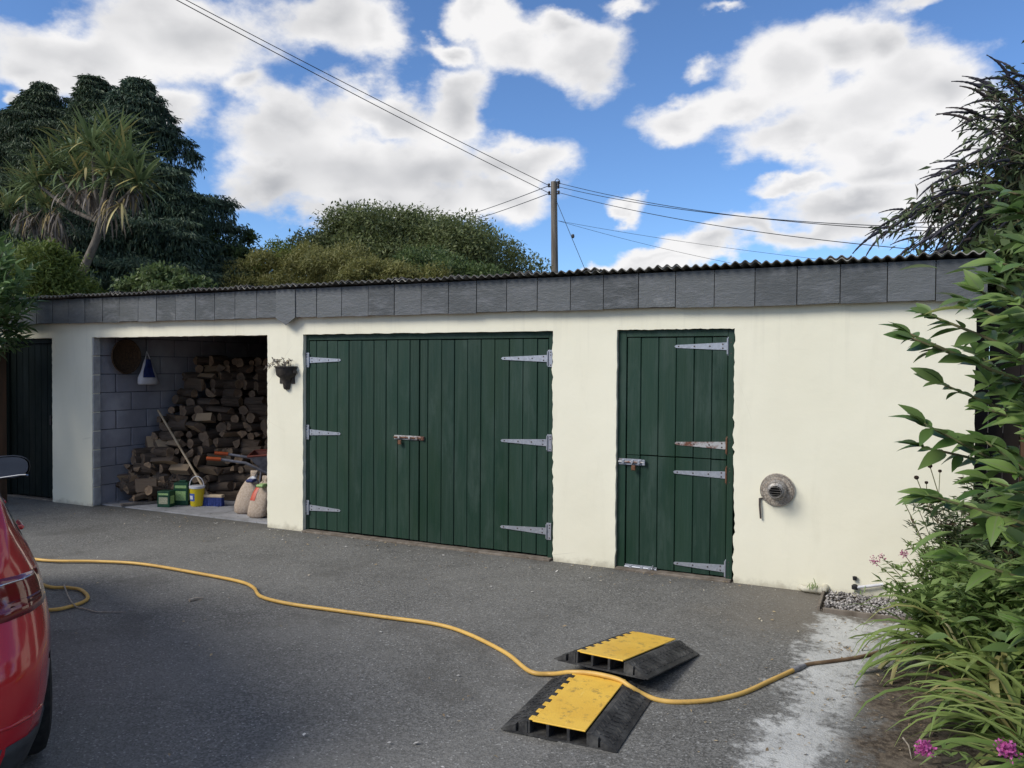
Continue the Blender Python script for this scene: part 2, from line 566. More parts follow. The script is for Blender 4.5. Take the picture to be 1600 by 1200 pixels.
    M['alloy'] = simple('alloy_wheel', (.35, .36, .38), (.48, .49, .5), 20, .3, .5, .8)
    M['cladding'] = simple('dark_bumper_plastic', (.03, .032, .036), (.05, .052, .056), 20, .6, .3)
    k = MatB('weathered_flue_metal', .55, .45, .5)
    v = k.world()
    c = k.mix(k.ramp(k.noise(v, 28, 6, .7), .38, .66), (.50, .48, .46), (.20, .17, .145))
    k.color(c)
    M['flue'] = k.m
    M['guardwire'] = simple('dull_guard_wire', (.13, .125, .12), (.22, .20, .18), 30, .6, .4, .3)
    M['plate'] = simple('speckled_flue_plate', (.50, .45, .38), (.24, .19, .15), 70, .8, .2)
    M['hole'] = simple('hole_black', (.006, .006, .007), (.012, .012, .012), 12, .9, .1)  # flat black painted for the unlit depth of the flue pipe; also bumper seams
    M['pvc'] = simple('painted_pipe', (.66, .63, .52), (.45, .42, .33), 12, .6, .3)
    M['terracotta'] = simple('dark_bronze_planter', (.030, .026, .023), (.060, .050, .042), 25, .6, .3, bump=.004)
    M['white'] = simple('white_plastic', (.66, .66, .68), (.52, .52, .55), 9, .5, .3)
    M['bluebag'] = simple('navy_print', (.012, .018, .075), (.03, .045, .16), 14, .4, .4)
    M['clearbag'] = simple('pellet_sack', (.55, .45, .36), (.42, .32, .24), 55, .4, .4, bump=.01)
    M['redprint'] = simple('red_print', (.38, .05, .03), (.50, .09, .05), 25, .45, .35)
    M['greenbox'] = simple('dark_green_carton', (.008, .045, .024), (.014, .07, .036), 14, .45, .35)
    M['lime'] = simple('light_green_print', (.20, .36, .12), (.36, .50, .22), 60, .5, .3)
    M['beige'] = simple('beige_label', (.42, .40, .28), (.26, .27, .18), 60, .5, .3)
    M['yelltub'] = simple('yellow_tub_plastic', (.72, .56, .02), (.66, .50, .02), 9, .4, .4)
    M['bluelabel'] = simple('blue_label', (.04, .08, .32), (.10, .16, .45), 60, .5, .3)
    M['barrow'] = simple('red_oxide_barrow', (.19, .042, .028), (.12, .04, .03), 14, .6, .3)
    M['barrowgrey'] = simple('scuffed_barrow_steel', (.26, .26, .29), (.14, .14, .16), 16, .5, .4, .3)
    M['orange'] = simple('orange_grip', (.34, .065, .014), (.28, .05, .012), 20, .5, .3)
    M['wicker'] = simple('brown_wicker', (.10, .06, .034), (.05, .033, .022), 50, .8, .2, bump=.01)
    k = MatB('weathered_pole_timber', .9, .15)
    v = k.world((1, 1, .06))
    c = k.mix(k.ramp(k.noise(v, 14, 6, .65), .3, .7), (.085, .072, .058), (.24, .21, .175))
    k.color(c)
    M['pole'] = k.m
    M['wire'] = simple('black_wire', (.012, .013, .016), (.018, .019, .022), 3, .6, .3)
    M['porcelain'] = simple('dark_insulator', (.03, .028, .03), (.06, .055, .055), 10, .3, .5)
    M['fence'] = simple('black_stained_boards', (.010, .009, .009), (.026, .020, .016), 9, .8, .2, stretch=(1, 1, .1), vary=.4)
    M['fencebrown'] = simple('brown_fence_post', (.10, .055, .032), (.06, .04, .026), 9, .85, .15, stretch=(1, 1, .1))
    # vegetation
    M['trunk'] = simple('tree_bark', (.075, .06, .047), (.14, .115, .09), 14, .95, .1, bump=.02, stretch=(1, 1, .25))
    M['palebark'] = simple('pale_cordyline_bark', (.20, .175, .145), (.115, .10, .085), 12, .95, .1, bump=.02, stretch=(1, 1, .4))
    M['conifer'] = leafmat('conifer_sprays', (.020, .040, .027), (.088, .128, .062), None, .18, .6)
    M['conifer2'] = leafmat('bluish_conifer_sprays', (.022, .046, .036), (.092, .142, .080), None, .18, .6)
    M['cordleaf'] = leafmat('cordyline_blades', (.085, .135, .055), (.24, .30, .14), (.42, .36, .14), .2, .45)
    M['deadleaf'] = leafmat('dead_cordyline_blades', (.115, .095, .078), (.235, .205, .18), (.36, .27, .11), .1, .8)
    M['yellowleaf'] = leafmat('yellow_dying_blades', (.30, .25, .10), (.48, .40, .18), None, .15, .6)
    M['elm'] = leafmat('small_dark_leaves', (.065, .090, .034), (.20, .235, .09), (.30, .33, .17), .42, .55)
    M['olive'] = leafmat('olive_leaves', (.14, .15, .042), (.28, .27, .095), (.38, .36, .16), .4, .55)
    M['mid'] = leafmat('mid_green_leaves', (.055, .095, .030), (.15, .20, .072), None, .38, .5)
    M['feathery'] = leafmat('yellowish_feathery_leaves', (.075, .12, .022), (.19, .235, .055), None, .4, .55)
    M['laurel'] = leafmat('glossy_laurel_leaves', (.075, .15, .045), (.18, .27, .11), None, .28, .28, .5, obj=True)
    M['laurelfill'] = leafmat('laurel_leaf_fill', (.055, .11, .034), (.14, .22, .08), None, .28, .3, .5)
    M['budd'] = leafmat('buddleia_leaves', (.050, .076, .032), (.120, .155, .070), (.15, .12, .075), .25, .6)
    M['spike'] = leafmat('faded_flower_spikes', (.020, .022, .034), (.055, .050, .062), (.10, .075, .065), .05, .8, obj=True)
    M['shrub'] = None
    k = MatB('large_shrub_leaf', .42, .6)
    v = k.coord('Object')
    c = k.mix(k.rnd(), (.105, .195, .042), (.25, .35, .105))
    sepv = k.n('ShaderNodeSeparateXYZ')
    k.t.links.new(v, sepv.inputs[0])
    c = k.mix(k.ramp(k.math('ABSOLUTE', sepv.outputs[1]), .0045, .001), c, (.19, .24, .11))
    geo = k.n('ShaderNodeNewGeometry')
    c = k.mix(geo.outputs['Backfacing'], c, (.20, .27, .15))
    c = k.mix(k.ramp(k.math('FRACT', k.math('MULTIPLY', k.rnd(), 13.7)), .975, .992), c, (.30, .28, .07))
    k.color(c)
    tr = k.n('ShaderNodeBsdfTranslucent')
    k.put(k.mix(.5, c, (.24, .36, .05)), tr.inputs['Color'])
    mx = k.n('ShaderNodeMixShader')
    mx.inputs[0].default_value = .36
    k.t.links.new(k.b.outputs[0], mx.inputs[1])
    k.t.links.new(tr.outputs[0], mx.inputs[2])
    k.t.links.new(mx.outputs[0], k.o.inputs[0])
    M['shrub'] = k.m
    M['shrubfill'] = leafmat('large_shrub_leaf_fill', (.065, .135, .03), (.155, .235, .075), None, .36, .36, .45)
    M['stem'] = simple('green_brown_stems', (.10, .085, .045), (.13, .14, .06), 12, .7, .2)
    M['lily'] = leafmat('strap_leaves', (.115, .185, .045), (.26, .335, .10), (.36, .31, .13), .28, .42, .4, obj=True)
    M['herb'] = leafmat('border_leaves', (.12, .20, .052), (.27, .37, .125), None, .42, .5)
    M['herbdark'] = leafmat('dark_border_leaves', (.045, .075, .030), (.11, .16, .065), (.09, .05, .035), .2, .55)
    M['pink'] = leafmat('pink_florets', (.42, .05, .24), (.62, .17, .44), None, .25, .6)
    M['palepink'] = leafmat('pale_pink_florets', (.42, .13, .22), (.60, .28, .38), None, .25, .6)
    M['seed'] = simple('dark_seed_heads', (.020, .014, .011), (.045, .03, .022), 60, .9, .1)
    M['litter'] = leafmat('fallen_leaves', (.17, .11, .06), (.42, .33, .20), (.55, .50, .40), .1, .7)
    M['grit'] = leafmat('grit_flakes', (.22, .21, .19), (.62, .60, .57), (.40, .30, .18), 0, .8)
    M['twig'] = simple('bleached_twig', (.28, .235, .19), (.42, .37, .31), 40, .8, .2)
    M['gravel'] = leafmat('gravel_chips', (.13, .12, .115), (.52, .49, .47), (.05, .045, .045), 0, .85)


make_materials()


# ------------------------------------------------------------------ mesh helpers
class MB:
    def __init__(self):
        self.v, self.f, self.mi = [], [], []
        self.cur = 0

    def add(self, vs, fs):
        o = len(self.v)
        self.v += [tuple(x) for x in vs]
        for f in fs:
            self.f.append(tuple(i + o for i in f))
            self.mi.append(self.cur)
        return self

    def mat(self, i):
        self.cur = i
        return self

    def box(self, c, s, rot=None, ch=0.0):
        hx, hy, hz = s[0] / 2, s[1] / 2, s[2] / 2
        if ch <= 0:
            vs = [(x, y, z) for x in (-hx, hx) for y in (-hy, hy) for z in (-hz, hz)]
            fs = [(0, 1, 3, 2), (4, 6, 7, 5), (0, 4, 5, 1), (2, 3, 7, 6), (0, 2, 6, 4), (1, 5, 7, 3)]
        else:
            bm = bmesh.new()
            bmesh.ops.create_cube(bm, size=1)
            for v in bm.verts:
                v.co = Vector((v.co.x * s[0], v.co.y * s[1], v.co.z * s[2]))
            bmesh.ops.bevel(bm, geom=list(bm.edges), offset=ch, segments=1, affect='EDGES')
            bm.verts.index_update()
            vs = [tuple(v.co) for v in bm.verts]
            fs = [tuple(v.index for v in f.verts) for f in bm.faces]
            bm.free()
        if rot is not None:
            vs = [rot @ Vector(v) for v in vs]
        return self.add([(v[0] + c[0], v[1] + c[1], v[2] + c[2]) for v in vs], fs)

    def prism(self, poly, fn, a, b):
        """poly in 2-D, fn(u, v, w) -> point, swept from w=a to w=b"""
        n = len(poly)
        vs = [fn(u, v, a) for u, v in poly] + [fn(u, v, b) for u, v in poly]
        fs = [tuple(range(n))[::-1], tuple(range(n, 2 * n))]
        fs += [(i, (i + 1) % n, n + (i + 1) % n, n + i) for i in range(n)]
        return self.add(vs, fs)

    def tube(self, pts, r, seg=8, caps=True):
        pts = [Vector(p) for p in pts]
        n = len(pts)
        rr = r if isinstance(r, (list, tuple)) else [r] * n
        vs, fs = [], []
        prev = None
        for i, p in enumerate(pts):
            t = (pts[min(i + 1, n - 1)] - pts[max(i - 1, 0)])
            if t.length < 1e-9:
                t = Vector((0, 0, 1))
            t.normalize()
            if prev is None:
                a = t.orthogonal().normalized()
            else:
                a = (prev - t * prev.dot(t))
                a = a.normalized() if a.length > 1e-6 else t.orthogonal().normalized()
            prev = a
            b = t.cross(a)
            for k in range(seg):
                w = 2 * math.pi * k / seg
                vs.append(p + (a * math.cos(w) + b * math.sin(w)) * rr[i])
        for i in range(n - 1):
            for k in range(seg):
                k2 = (k + 1) % seg
                fs.append((i * seg + k, i * seg + k2, (i + 1) * seg + k2, (i + 1) * seg + k))
        if caps:
            fs.append(tuple(range(seg))[::-1])
            fs.append(tuple((n - 1) * seg + k for k in range(seg)))
        return self.add(vs, fs)

    def lathe(self, prof, seg=24, mtx=None, caps=False, arc=(0, 2 * math.pi)):
        n = len(prof)
        vs, fs = [], []
        full = abs(arc[1] - arc[0] - 2 * math.pi) < 1e-6
        cnt = seg if full else seg + 1
        for k in range(cnt):
            w = arc[0] + (arc[1] - arc[0]) * k / seg
            for r, z in prof:
                p = Vector((r * math.cos(w), r * math.sin(w), z))
                vs.append(mtx @ p if mtx else p)
        for k in range(seg):
            k2 = (k + 1) % cnt
            for i in range(n - 1):
                fs.append((k * n + i, k2 * n + i, k2 * n + i + 1, k * n + i + 1))
        if caps:
            fs.append(tuple(k * n for k in range(cnt))[::-1])
            fs.append(tuple(k * n + n - 1 for k in range(cnt)))
        return self.add(vs, fs)

    def build(self, name, mats, parent=None, smooth=False, loc=None, weld=False):
        me = bpy.data.meshes.new(name)
        me.from_pydata(self.v, [], self.f)
        for m in (mats if isinstance(mats, (list, tuple)) else [mats]):
            me.materials.append(m)
        if any(self.mi):
            me.polygons.foreach_set('material_index', self.mi)
        bm = bmesh.new()
        bm.from_mesh(me)
        if weld:
            bmesh.ops.remove_doubles(bm, verts=bm.verts, dist=1e-5)
        bmesh.ops.recalc_face_normals(bm, faces=bm.faces)
        bm.to_mesh(me)
        bm.free()
        if smooth:
            me.polygons.foreach_set('use_smooth', [True] * len(me.polygons))
            if smooth != 'all':
                me.set_sharp_from_angle(angle=R(40))
        return link(name, me, parent, loc)


def link(name, me, parent=None, loc=None):
    o = bpy.data.objects.new(name, me)
    COL.objects.link(o)
    if loc is not None:
        o.location = loc
    if parent is not None:
        o.parent = parent
        w = WORLD.get(parent.name)
        if w is not None and loc is None:      # mesh was given in place coordinates
            o.matrix_parent_inverse = w.inverted()
    return o


WORLD = {}


def thing(name, label, cat, loc=(0, 0, 0), rz=0.0, group=None, local=False):
    o = bpy.data.objects.new(name, None)
    COL.objects.link(o)
    o.location = loc
    o.rotation_euler = (0, 0, rz)
    o.empty_display_size = .1
    if not local:
        WORLD[o.name] = Matrix.Translation(Vector(loc)) @ Matrix.Rotation(rz, 4, 'Z')
    return tag(o, label, cat, group)


def tag(o, label, cat, group=None):
    o['label'] = label
    o['category'] = cat
    if group:
        o['group'] = group
    return o


def structure(o):
    o['kind'] = 'structure'
    return o


def stuff(o):
    o['kind'] = 'stuff'
    return o


def mesh_np(name, V, Fq, mat, parent=None, smooth=False, loc=None):
    """numpy vertices (n,3), faces (m,4) or (m,3) -> one mesh object"""
    me = bpy.data.meshes.new(name)
    V = np.asarray(V, np.float32)
    Fq = np.asarray(Fq, np.int32)
    k = Fq.shape[1]
    me.vertices.add(len(V))
    me.vertices.foreach_set('co', V.ravel())
    me.loops.add(Fq.size)
    me.loops.foreach_set('vertex_index', Fq.ravel())
    me.polygons.add(len(Fq))
    me.polygons.foreach_set('loop_start', np.arange(0, Fq.size, k, dtype=np.int32))
    me.polygons.foreach_set('loop_total', np.full(len(Fq), k, np.int32))
    if smooth:
        me.polygons.foreach_set('use_smooth', np.ones(len(Fq), bool))
    me.update(calc_edges=True)
    me.materials.append(mat)
    return link(name, me, parent, loc)


def unit(a):
    return a / np.maximum(np.linalg.norm(a, axis=-1, keepdims=True), 1e-9)


def leaf_geo(p, d, nrm, L, W, bend=.12):
    """rhombic leaves: base points p, directions d, rough normals nrm"""
    n = len(p)
    d = unit(d)
    s = unit(np.cross(d, nrm) + 1e-6)
    nn = np.cross(s, d)
    L = np.broadcast_to(np.asarray(L, float), (n,))[:, None]
    W = np.broadcast_to(np.asarray(W, float), (n,))[:, None]
    a = p
    b = p + d * L * .45 + s * W * .5
    c = p + d * L - nn * L * bend
    e = p + d * L * .45 - s * W * .5
    V = np.stack([a, b, c, e], 1).reshape(-1, 3)
    Fq = np.arange(4 * n, dtype=np.int32).reshape(n, 4)
    return V, Fq


def rand_dir(n):
    return unit(rng.normal(size=(n, 3)))


def lobes_points(lobes, n, shell=.55, clumps=40, cs=.16, gap=0.0):
    """points in ellipsoid lobes (cx,cy,cz,rx,ry,rz), gathered in clumps near the skin"""
    vol = np.array([l[3] * l[4] * l[5] for l in lobes]) ** .75
    vol = vol / vol.sum()
    Ps, Ns = [], []
    for l, w in zip(lobes, vol):
        k = max(20, int(n * w))
        nc = max(6, int(clumps * (w * len(lobes)) ** .5))
        cdir = rand_dir(nc)
        cr = shell + (1 - shell) * rng.random(nc) ** .6
        cc = cdir * cr[:, None]
        which = rng.integers(0, nc, k)
        q = cc[which] + rng.normal(size=(k, 3)) * cs * (.6 + .8 * rng.random((nc, 1))[which])
        Ps.append(np.array(l[:3]) + q * np.array(l[3:]))
        Ns.append(unit(q + .35 * rng.normal(size=(k, 3))))
    return np.concatenate(Ps), np.concatenate(Ns)


def clump_points(lobes, n, nc, rc, up=.35):
    """leaves on the domes of many small clumps that sit on the skin of the lobes"""
    w = np.array([l[3] * l[5] for l in lobes]) ** .9
    w = w / w.sum()
    pick = rng.choice(len(lobes), nc, p=w)
    Lb = np.array(lobes)[pick]
    cd_ = rand_dir(nc)
    cd_[:, 2] = np.abs(cd_[:, 2]) * .9 + cd_[:, 2] * .1 - .12
    cc = Lb[:, :3] + unit(cd_) * Lb[:, 3:] * rng.uniform(.72, 1.0, (nc, 1))
    rr = rc * rng.uniform(.55, 1.35, nc)
    k = rng.choice(nc, n, p=rr ** 2 / (rr ** 2).sum())
    d = rand_dir(n)
    d[:, 2] = d[:, 2] * .75 + up * .6
    d = unit(d)
    rad = rr[k] * (.62 + .46 * rng.random(n))
    p = cc[k] + d * rad[:, None] * np.array([1.12, 1.0, .8]) + rng.normal(size=(n, 3)) * rc * .10
    return p, unit(d + .25 * rng.normal(size=(n, 3)))


def foliage(name, lobes, n, L, W, mat, parent, shell=.55, clumps=40, cs=.16, droop=.2, zmin=None, dome=None):
    p, nr = clump_points(lobes, n, *dome) if dome else lobes_points(lobes, n, shell, clumps, cs)
    k = len(p)
    if zmin is not None:
        keep = p[:, 2] > zmin
        p, nr = p[keep], nr[keep]
        k = len(p)
    d = unit(nr * .5 + rng.normal(size=(k, 3)) * .7 + np.array([0, 0, -droop]))
    nn = unit(nr * .6 + np.array([0, 0, .7]) + rng.normal(size=(k, 3)) * .45)
    sz = .65 + .7 * rng.random(k)
    V, Fq = leaf_geo(p, d, nn, L * sz, W * sz)
    return mesh_np(name, V, Fq, mat, parent)


def branchy(name, base, top, lobes, r0, mat, parent, nb=7):
    """tapered trunk with limbs that reach into the lobes"""
    mb = MB()
    base, top = Vector(base), Vector(top)
    side = Vector((random.uniform(-.1, .1), random.uniform(-.1, .1), 0)) * (top - base).length
    pts = [base.lerp(top, t) + side * math.sin(t * math.pi) for t in (0, .15, .35, .6, .8, 1)]
    mb.tube(pts, [r0 * q for q in (1.25, 1, .85, .62, .4, .15)], 8)
    for l in lobes[:nb]:
        a = base.lerp(top, random.uniform(.25, .7))
        b = Vector(l[:3])
        m = a.lerp(b, .5) + Vector((0, 0, .15 * (b - a).length))
        mb.tube([a, m, b, b + (b - m) * .5], [r0 * .4, r0 * .3, r0 * .17, r0 * .05], 6)
    return mb.build(name, mat, parent, 'all')


# ------------------------------------------------------------------ ground
def ground():
    # one sheet to the horizon, finer near the yard with slight unevenness
    xs = np.concatenate([[-900, -300, -100, -40], np.linspace(-22, 12, 69), [40, 100, 300, 900]])
    ys = np.concatenate([[-900, -300, -100, -40], np.linspace(-16, 0.02, 33), [40, 100, 300, 900]])
    X, Y = np.meshgrid(xs, ys)
    Z = .003 * np.sin(X * .9 + 1) * np.sin(Y * 1.1) * (np.abs(X + 5) < 17) * (Y < -.6) * (Y > -16)
    V = np.stack([X.ravel(), Y.ravel(), Z.ravel()], 1)
    nx = len(xs)
    i, j = np.meshgrid(np.arange(nx - 1), np.arange(len(ys) - 1))
    a = (j * nx + i).ravel()
    Fq = np.stack([a, a + 1, a + nx + 1, a + nx], 1)
    structure(mesh_np('ground', V, Fq, M['asphalt'], smooth=True))
    return


def ragged_sheet(name, box, inside, z, mat, res=.02, zfun=None):
    x0, y0, x1, y1 = box
    xs = np.arange(x0, x1, res)
    ys = np.arange(y0, y1, res)
    X, Y = np.meshgrid(xs, ys)
    Z = np.full_like(X, z)
    if zfun is not None:
        Z = Z + zfun(X, Y)
    nx = len(xs)
    i, j = np.meshgrid(np.arange(nx - 1), np.arange(len(ys) - 1))
    a = (j * nx + i).ravel()
    cx, cy = X[:-1, :-1].ravel() + res / 2, Y[:-1, :-1].ravel() + res / 2
    keep = inside(cx, cy)
    a = a[keep]
    Fq = np.stack([a, a + 1, a + nx + 1, a + nx], 1)
    used = np.unique(Fq)
    remap = np.zeros(X.size, np.int32)
    remap[used] = np.arange(len(used))
    V = np.stack([X.ravel(), Y.ravel(), Z.ravel()], 1)[used]
    return structure(mesh_np(name, V, remap[Fq], mat, smooth=True))


class VNoise:
    """smooth value noise on the plane, several octaves"""
    def __init__(self, seed):
        self.g = np.random.default_rng(seed).random((64, 64))

    def __call__(self, x, y, scale, octs=4):
        out = 0
        amp, tot = 1.0, 0
        for o in range(octs):
            u, v = x * scale * 2 ** o + 17.3 * o + 500, y * scale * 2 ** o + 9.1 * o + 500
            i, j = np.floor(u).astype(int), np.floor(v).astype(int)
            fu, fv = u - i, v - j
            fu, fv = fu * fu * (3 - 2 * fu), fv * fv * (3 - 2 * fv)
            g = self.g
            a = g[i % 64, j % 64] * (1 - fu) + g[(i + 1) % 64, j % 64] * fu
            b = g[i % 64, (j + 1) % 64] * (1 - fu) + g[(i + 1) % 64, (j + 1) % 64] * fu
            out = out + amp * (a * (1 - fv) + b * fv)
            tot += amp
            amp *= .6
        return out / tot - .5


VN = VNoise(3)
ground()


def strip_depth(x, y):
    left = np.where(y > -1.25, -.50 + (y + 1.25) * .10, np.where(y < -2.0, -.53 + .05 * np.sin(y * 5), -.51))
    right = np.where(y > -1.0, .36, np.where(y > -1.5, .36 - (-1.0 - y) * .9, -.09 + (y + 1.5) * .10))
    return np.minimum(np.minimum(x - left, right - x), np.minimum(-.58 - y, y + 4.9))


def silt_depth(x, y):
    left = np.where(y > -1.5, .06 + (y + 1.5) * .20, -.13 + (y + 1.5) * .02)
    return np.minimum(np.minimum(x - left, 6 - x), np.minimum(-1.02 - y, y + 6))


def path_sheet():
    xs, ys = np.arange(-1.35, 1.0, .03), np.arange(-5.2, -.525, .03)
    X, Y = np.meshgrid(xs, ys)
    nx = len(xs)
    i, j = np.meshgrid(np.arange(nx - 1), np.arange(len(ys) - 1))
    a = (j * nx + i).ravel()
    o = mesh_np('concrete_path', np.stack([X.ravel(), Y.ravel(), np.full(X.size, .008)], 1), np.stack([a, a + 1, a + nx + 1, a + nx], 1), M['concrete'], smooth=True)
    for nm, fn in (('skin', strip_depth), ('silt', silt_depth)):
        at = o.data.attributes.new(nm, 'FLOAT', 'POINT')
        at.data.foreach_set('value', fn(X, Y).ravel().astype(np.float32))
    structure(o)


path_sheet()


def in_soil(x, y):
    left = np.where(y > -1.6, .34, .20)
    d = np.minimum(np.minimum(x - left, 4.2 - x), np.minimum(-.56 - y, y + 5.2))
    return d + .14 * VN(x, y, 4) + .12 * VN(x, y, 17, 3) > 0


ragged_sheet('soil_bed', (-.1, -5.4, 4.4, -.40), in_soil, .014, M['soil'], .022,
             lambda x, y: .10 * np.clip((x - .35) * 1.2, 0, 1) + .012 * VN(x, y, 9, 4))

# ------------------------------------------------------------------ the outbuilding
shed = thing('outbuilding', 'long low cream painted garage block with green doors and an open wood store', 'outbuilding', (-5, 0, 0))
WALL_T = .11
XL, XR = -11.3, .515
Z_TOP, Z_DOOR = 2.47, 2.02
OPEN_D = (-10.36, -9.36)        # dark door at the far end
OPEN_W = (-8.64, -5.93)         # wood store
OPEN_G = (-5.46, -2.70)         # garage
OPEN_S = (-2.115, -1.145)       # stable door


def rough_line(a, b, n, amp, axis):
    out = []
    for i in range(1, n):
        t = i / n
        p = [a[0] + (b[0] - a[0]) * t, a[1] + (b[1] - a[1]) * t]
        p[axis] += random.gauss(0, amp)
        out.append(tuple(p))
    return out


def facade():
    bm = bmesh.new()
    outer = [(XL, -.06), (OPEN_D[0], -.06)]

    def opening(x0, x1, top, right_break=0.0):
        q = [(x0, -.06)]
        q += rough_line((x0, 0), (x0, top), 40, .0022, 0) + [(x0, top)]
        q += rough_line((x0, top), (x1, top), 50, .0018, 1) + [(x1, top)]
        seg = rough_line((x1, top), (x1, 0), 60, .004 if right_break else .0022, 0)
        if right_break:
            q2 = []
            ph = random.uniform(0, 6)
            for x, z in seg:
                w = max(0, min(1, (1.25 - z) / .8)) * right_break
                q2.append((x + w * (1.0 + 2.6 * float(VN(np.float64(z), np.float64(x), 5.0, 4))) + (.06 * right_break * 12 * max(0, .12 - z) if z < .12 else 0), z))
            seg = q2
        q += seg + [(x1 + (.03 if right_break else 0), -.06)]
        return q
    pts = [(XL, -.06)]
    pts += opening(*OPEN_D, Z_DOOR)
    pts += opening(*OPEN_W, Z_DOOR)
    pts += opening(*OPEN_G, Z_DOOR, .014)
    pts += opening(*OPEN_S, Z_DOOR, .012)
    pts += [(XR, -.06)]
    pts += rough_line((XR, 0), (XR, 2.3), 26, .003, 0)
    pts += [(XR, Z_TOP), (XL, Z_TOP)]
    vs = [bm.verts.new((x, 0, z)) for x, z in pts]
    n = len(vs)
    es = [bm.edges.new((vs[i], vs[(i + 1) % n])) for i in range(n)]
    bmesh.ops.triangle_fill(bm, use_beauty=True, edges=es)
    fr = list(bm.faces)
    back = {}
    for v in vs:
        back[v] = bm.verts.new((v.co.x, WALL_T, v.co.z))
    for f in fr:
        bm.faces.new([back[v] for v in reversed(f.verts)])
    for i in range(n):
        a, b = vs[i], vs[(i + 1) % n]
        f = bm.faces.new((a, b, back[b], back[a]))
        x, z = (a.co.x + b.co.x) / 2, (a.co.z + b.co.z) / 2
        if abs(x - OPEN_S[1]) < .05 or abs(x - OPEN_G[1]) < .07:
            f.material_index = 1
    bmesh.ops.recalc_face_normals(bm, faces=bm.faces)
    me = bpy.data.meshes.new('wall')
    bm.to_mesh(me)
    bm.free()
    me.materials.append(M['cream'])
    me.materials.append(M['raw'])
    o = link('wall', me, shed)
    o['label'] = 'cream painted front wall'


facade()


def shell():
    mb = MB()
    Y0, Y1 = WALL_T, 4.6
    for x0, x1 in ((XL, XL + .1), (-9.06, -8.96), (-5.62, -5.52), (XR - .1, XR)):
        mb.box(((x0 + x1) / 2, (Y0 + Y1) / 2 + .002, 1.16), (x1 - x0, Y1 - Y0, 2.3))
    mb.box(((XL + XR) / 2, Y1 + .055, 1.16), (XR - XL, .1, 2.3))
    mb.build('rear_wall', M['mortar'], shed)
    fl = MB()
    fl.box((-7.25, 2.35, .0), (3.25, 4.45, .03))
    fl.build('floor_slab', M['slab'], shed)
    # ceiling timbers of the wood store
    for k in range(4):
        MB().box((-7.2, .75 + k * 1.05, 2.36 - k * .05), (3.4, .06, .14)).build('rafter', M['timber'], shed)
    # block skin of the wood store's near side wall and of the opening's jamb
    bw = MB()
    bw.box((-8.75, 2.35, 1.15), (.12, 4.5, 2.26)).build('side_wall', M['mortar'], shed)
    side = [o for o in shed.children if o.name.startswith('side_wall')][0]
    rows = 10
    for r in range(rows):
        z = .01 + r * .225
        off = .0 if r % 2 else -.22
        y = .13 + off
        while y < 3.4:
            y0, y1 = max(y, .125), min(y + .44, 4.5)
            if y1 - y0 > .06:
                d = random.uniform(-.002, .004)
                b = MB().box((-8.684 + d, (y0 + y1) / 2, z + .11), (.022, y1 - y0 - .008, .2175), ch=.004)
                o = b.build('block', M['block'], side)
            y += .45
    for r in range(9):
        z = .0 + r * .225
        MB().box((-8.637 + random.uniform(-.002, .002), WALL_T / 2 + .004, z + .112), (.018, WALL_T - .012, .212), ch=.005).build('jamb_block', M['jamb'], shed)
    # thresholds
    for (x0, x1) in (OPEN_G, OPEN_S):
        MB().box(((x0 + x1) / 2, .03, -.008), (x1 - x0 - .01, .13, .05), ch=.006).build('threshold', M['timber'], shed)
    MB().box((-9.86, .06, -.01), (.98, .09, .05), ch=.006).build('threshold', M['timber'], shed)


shell()


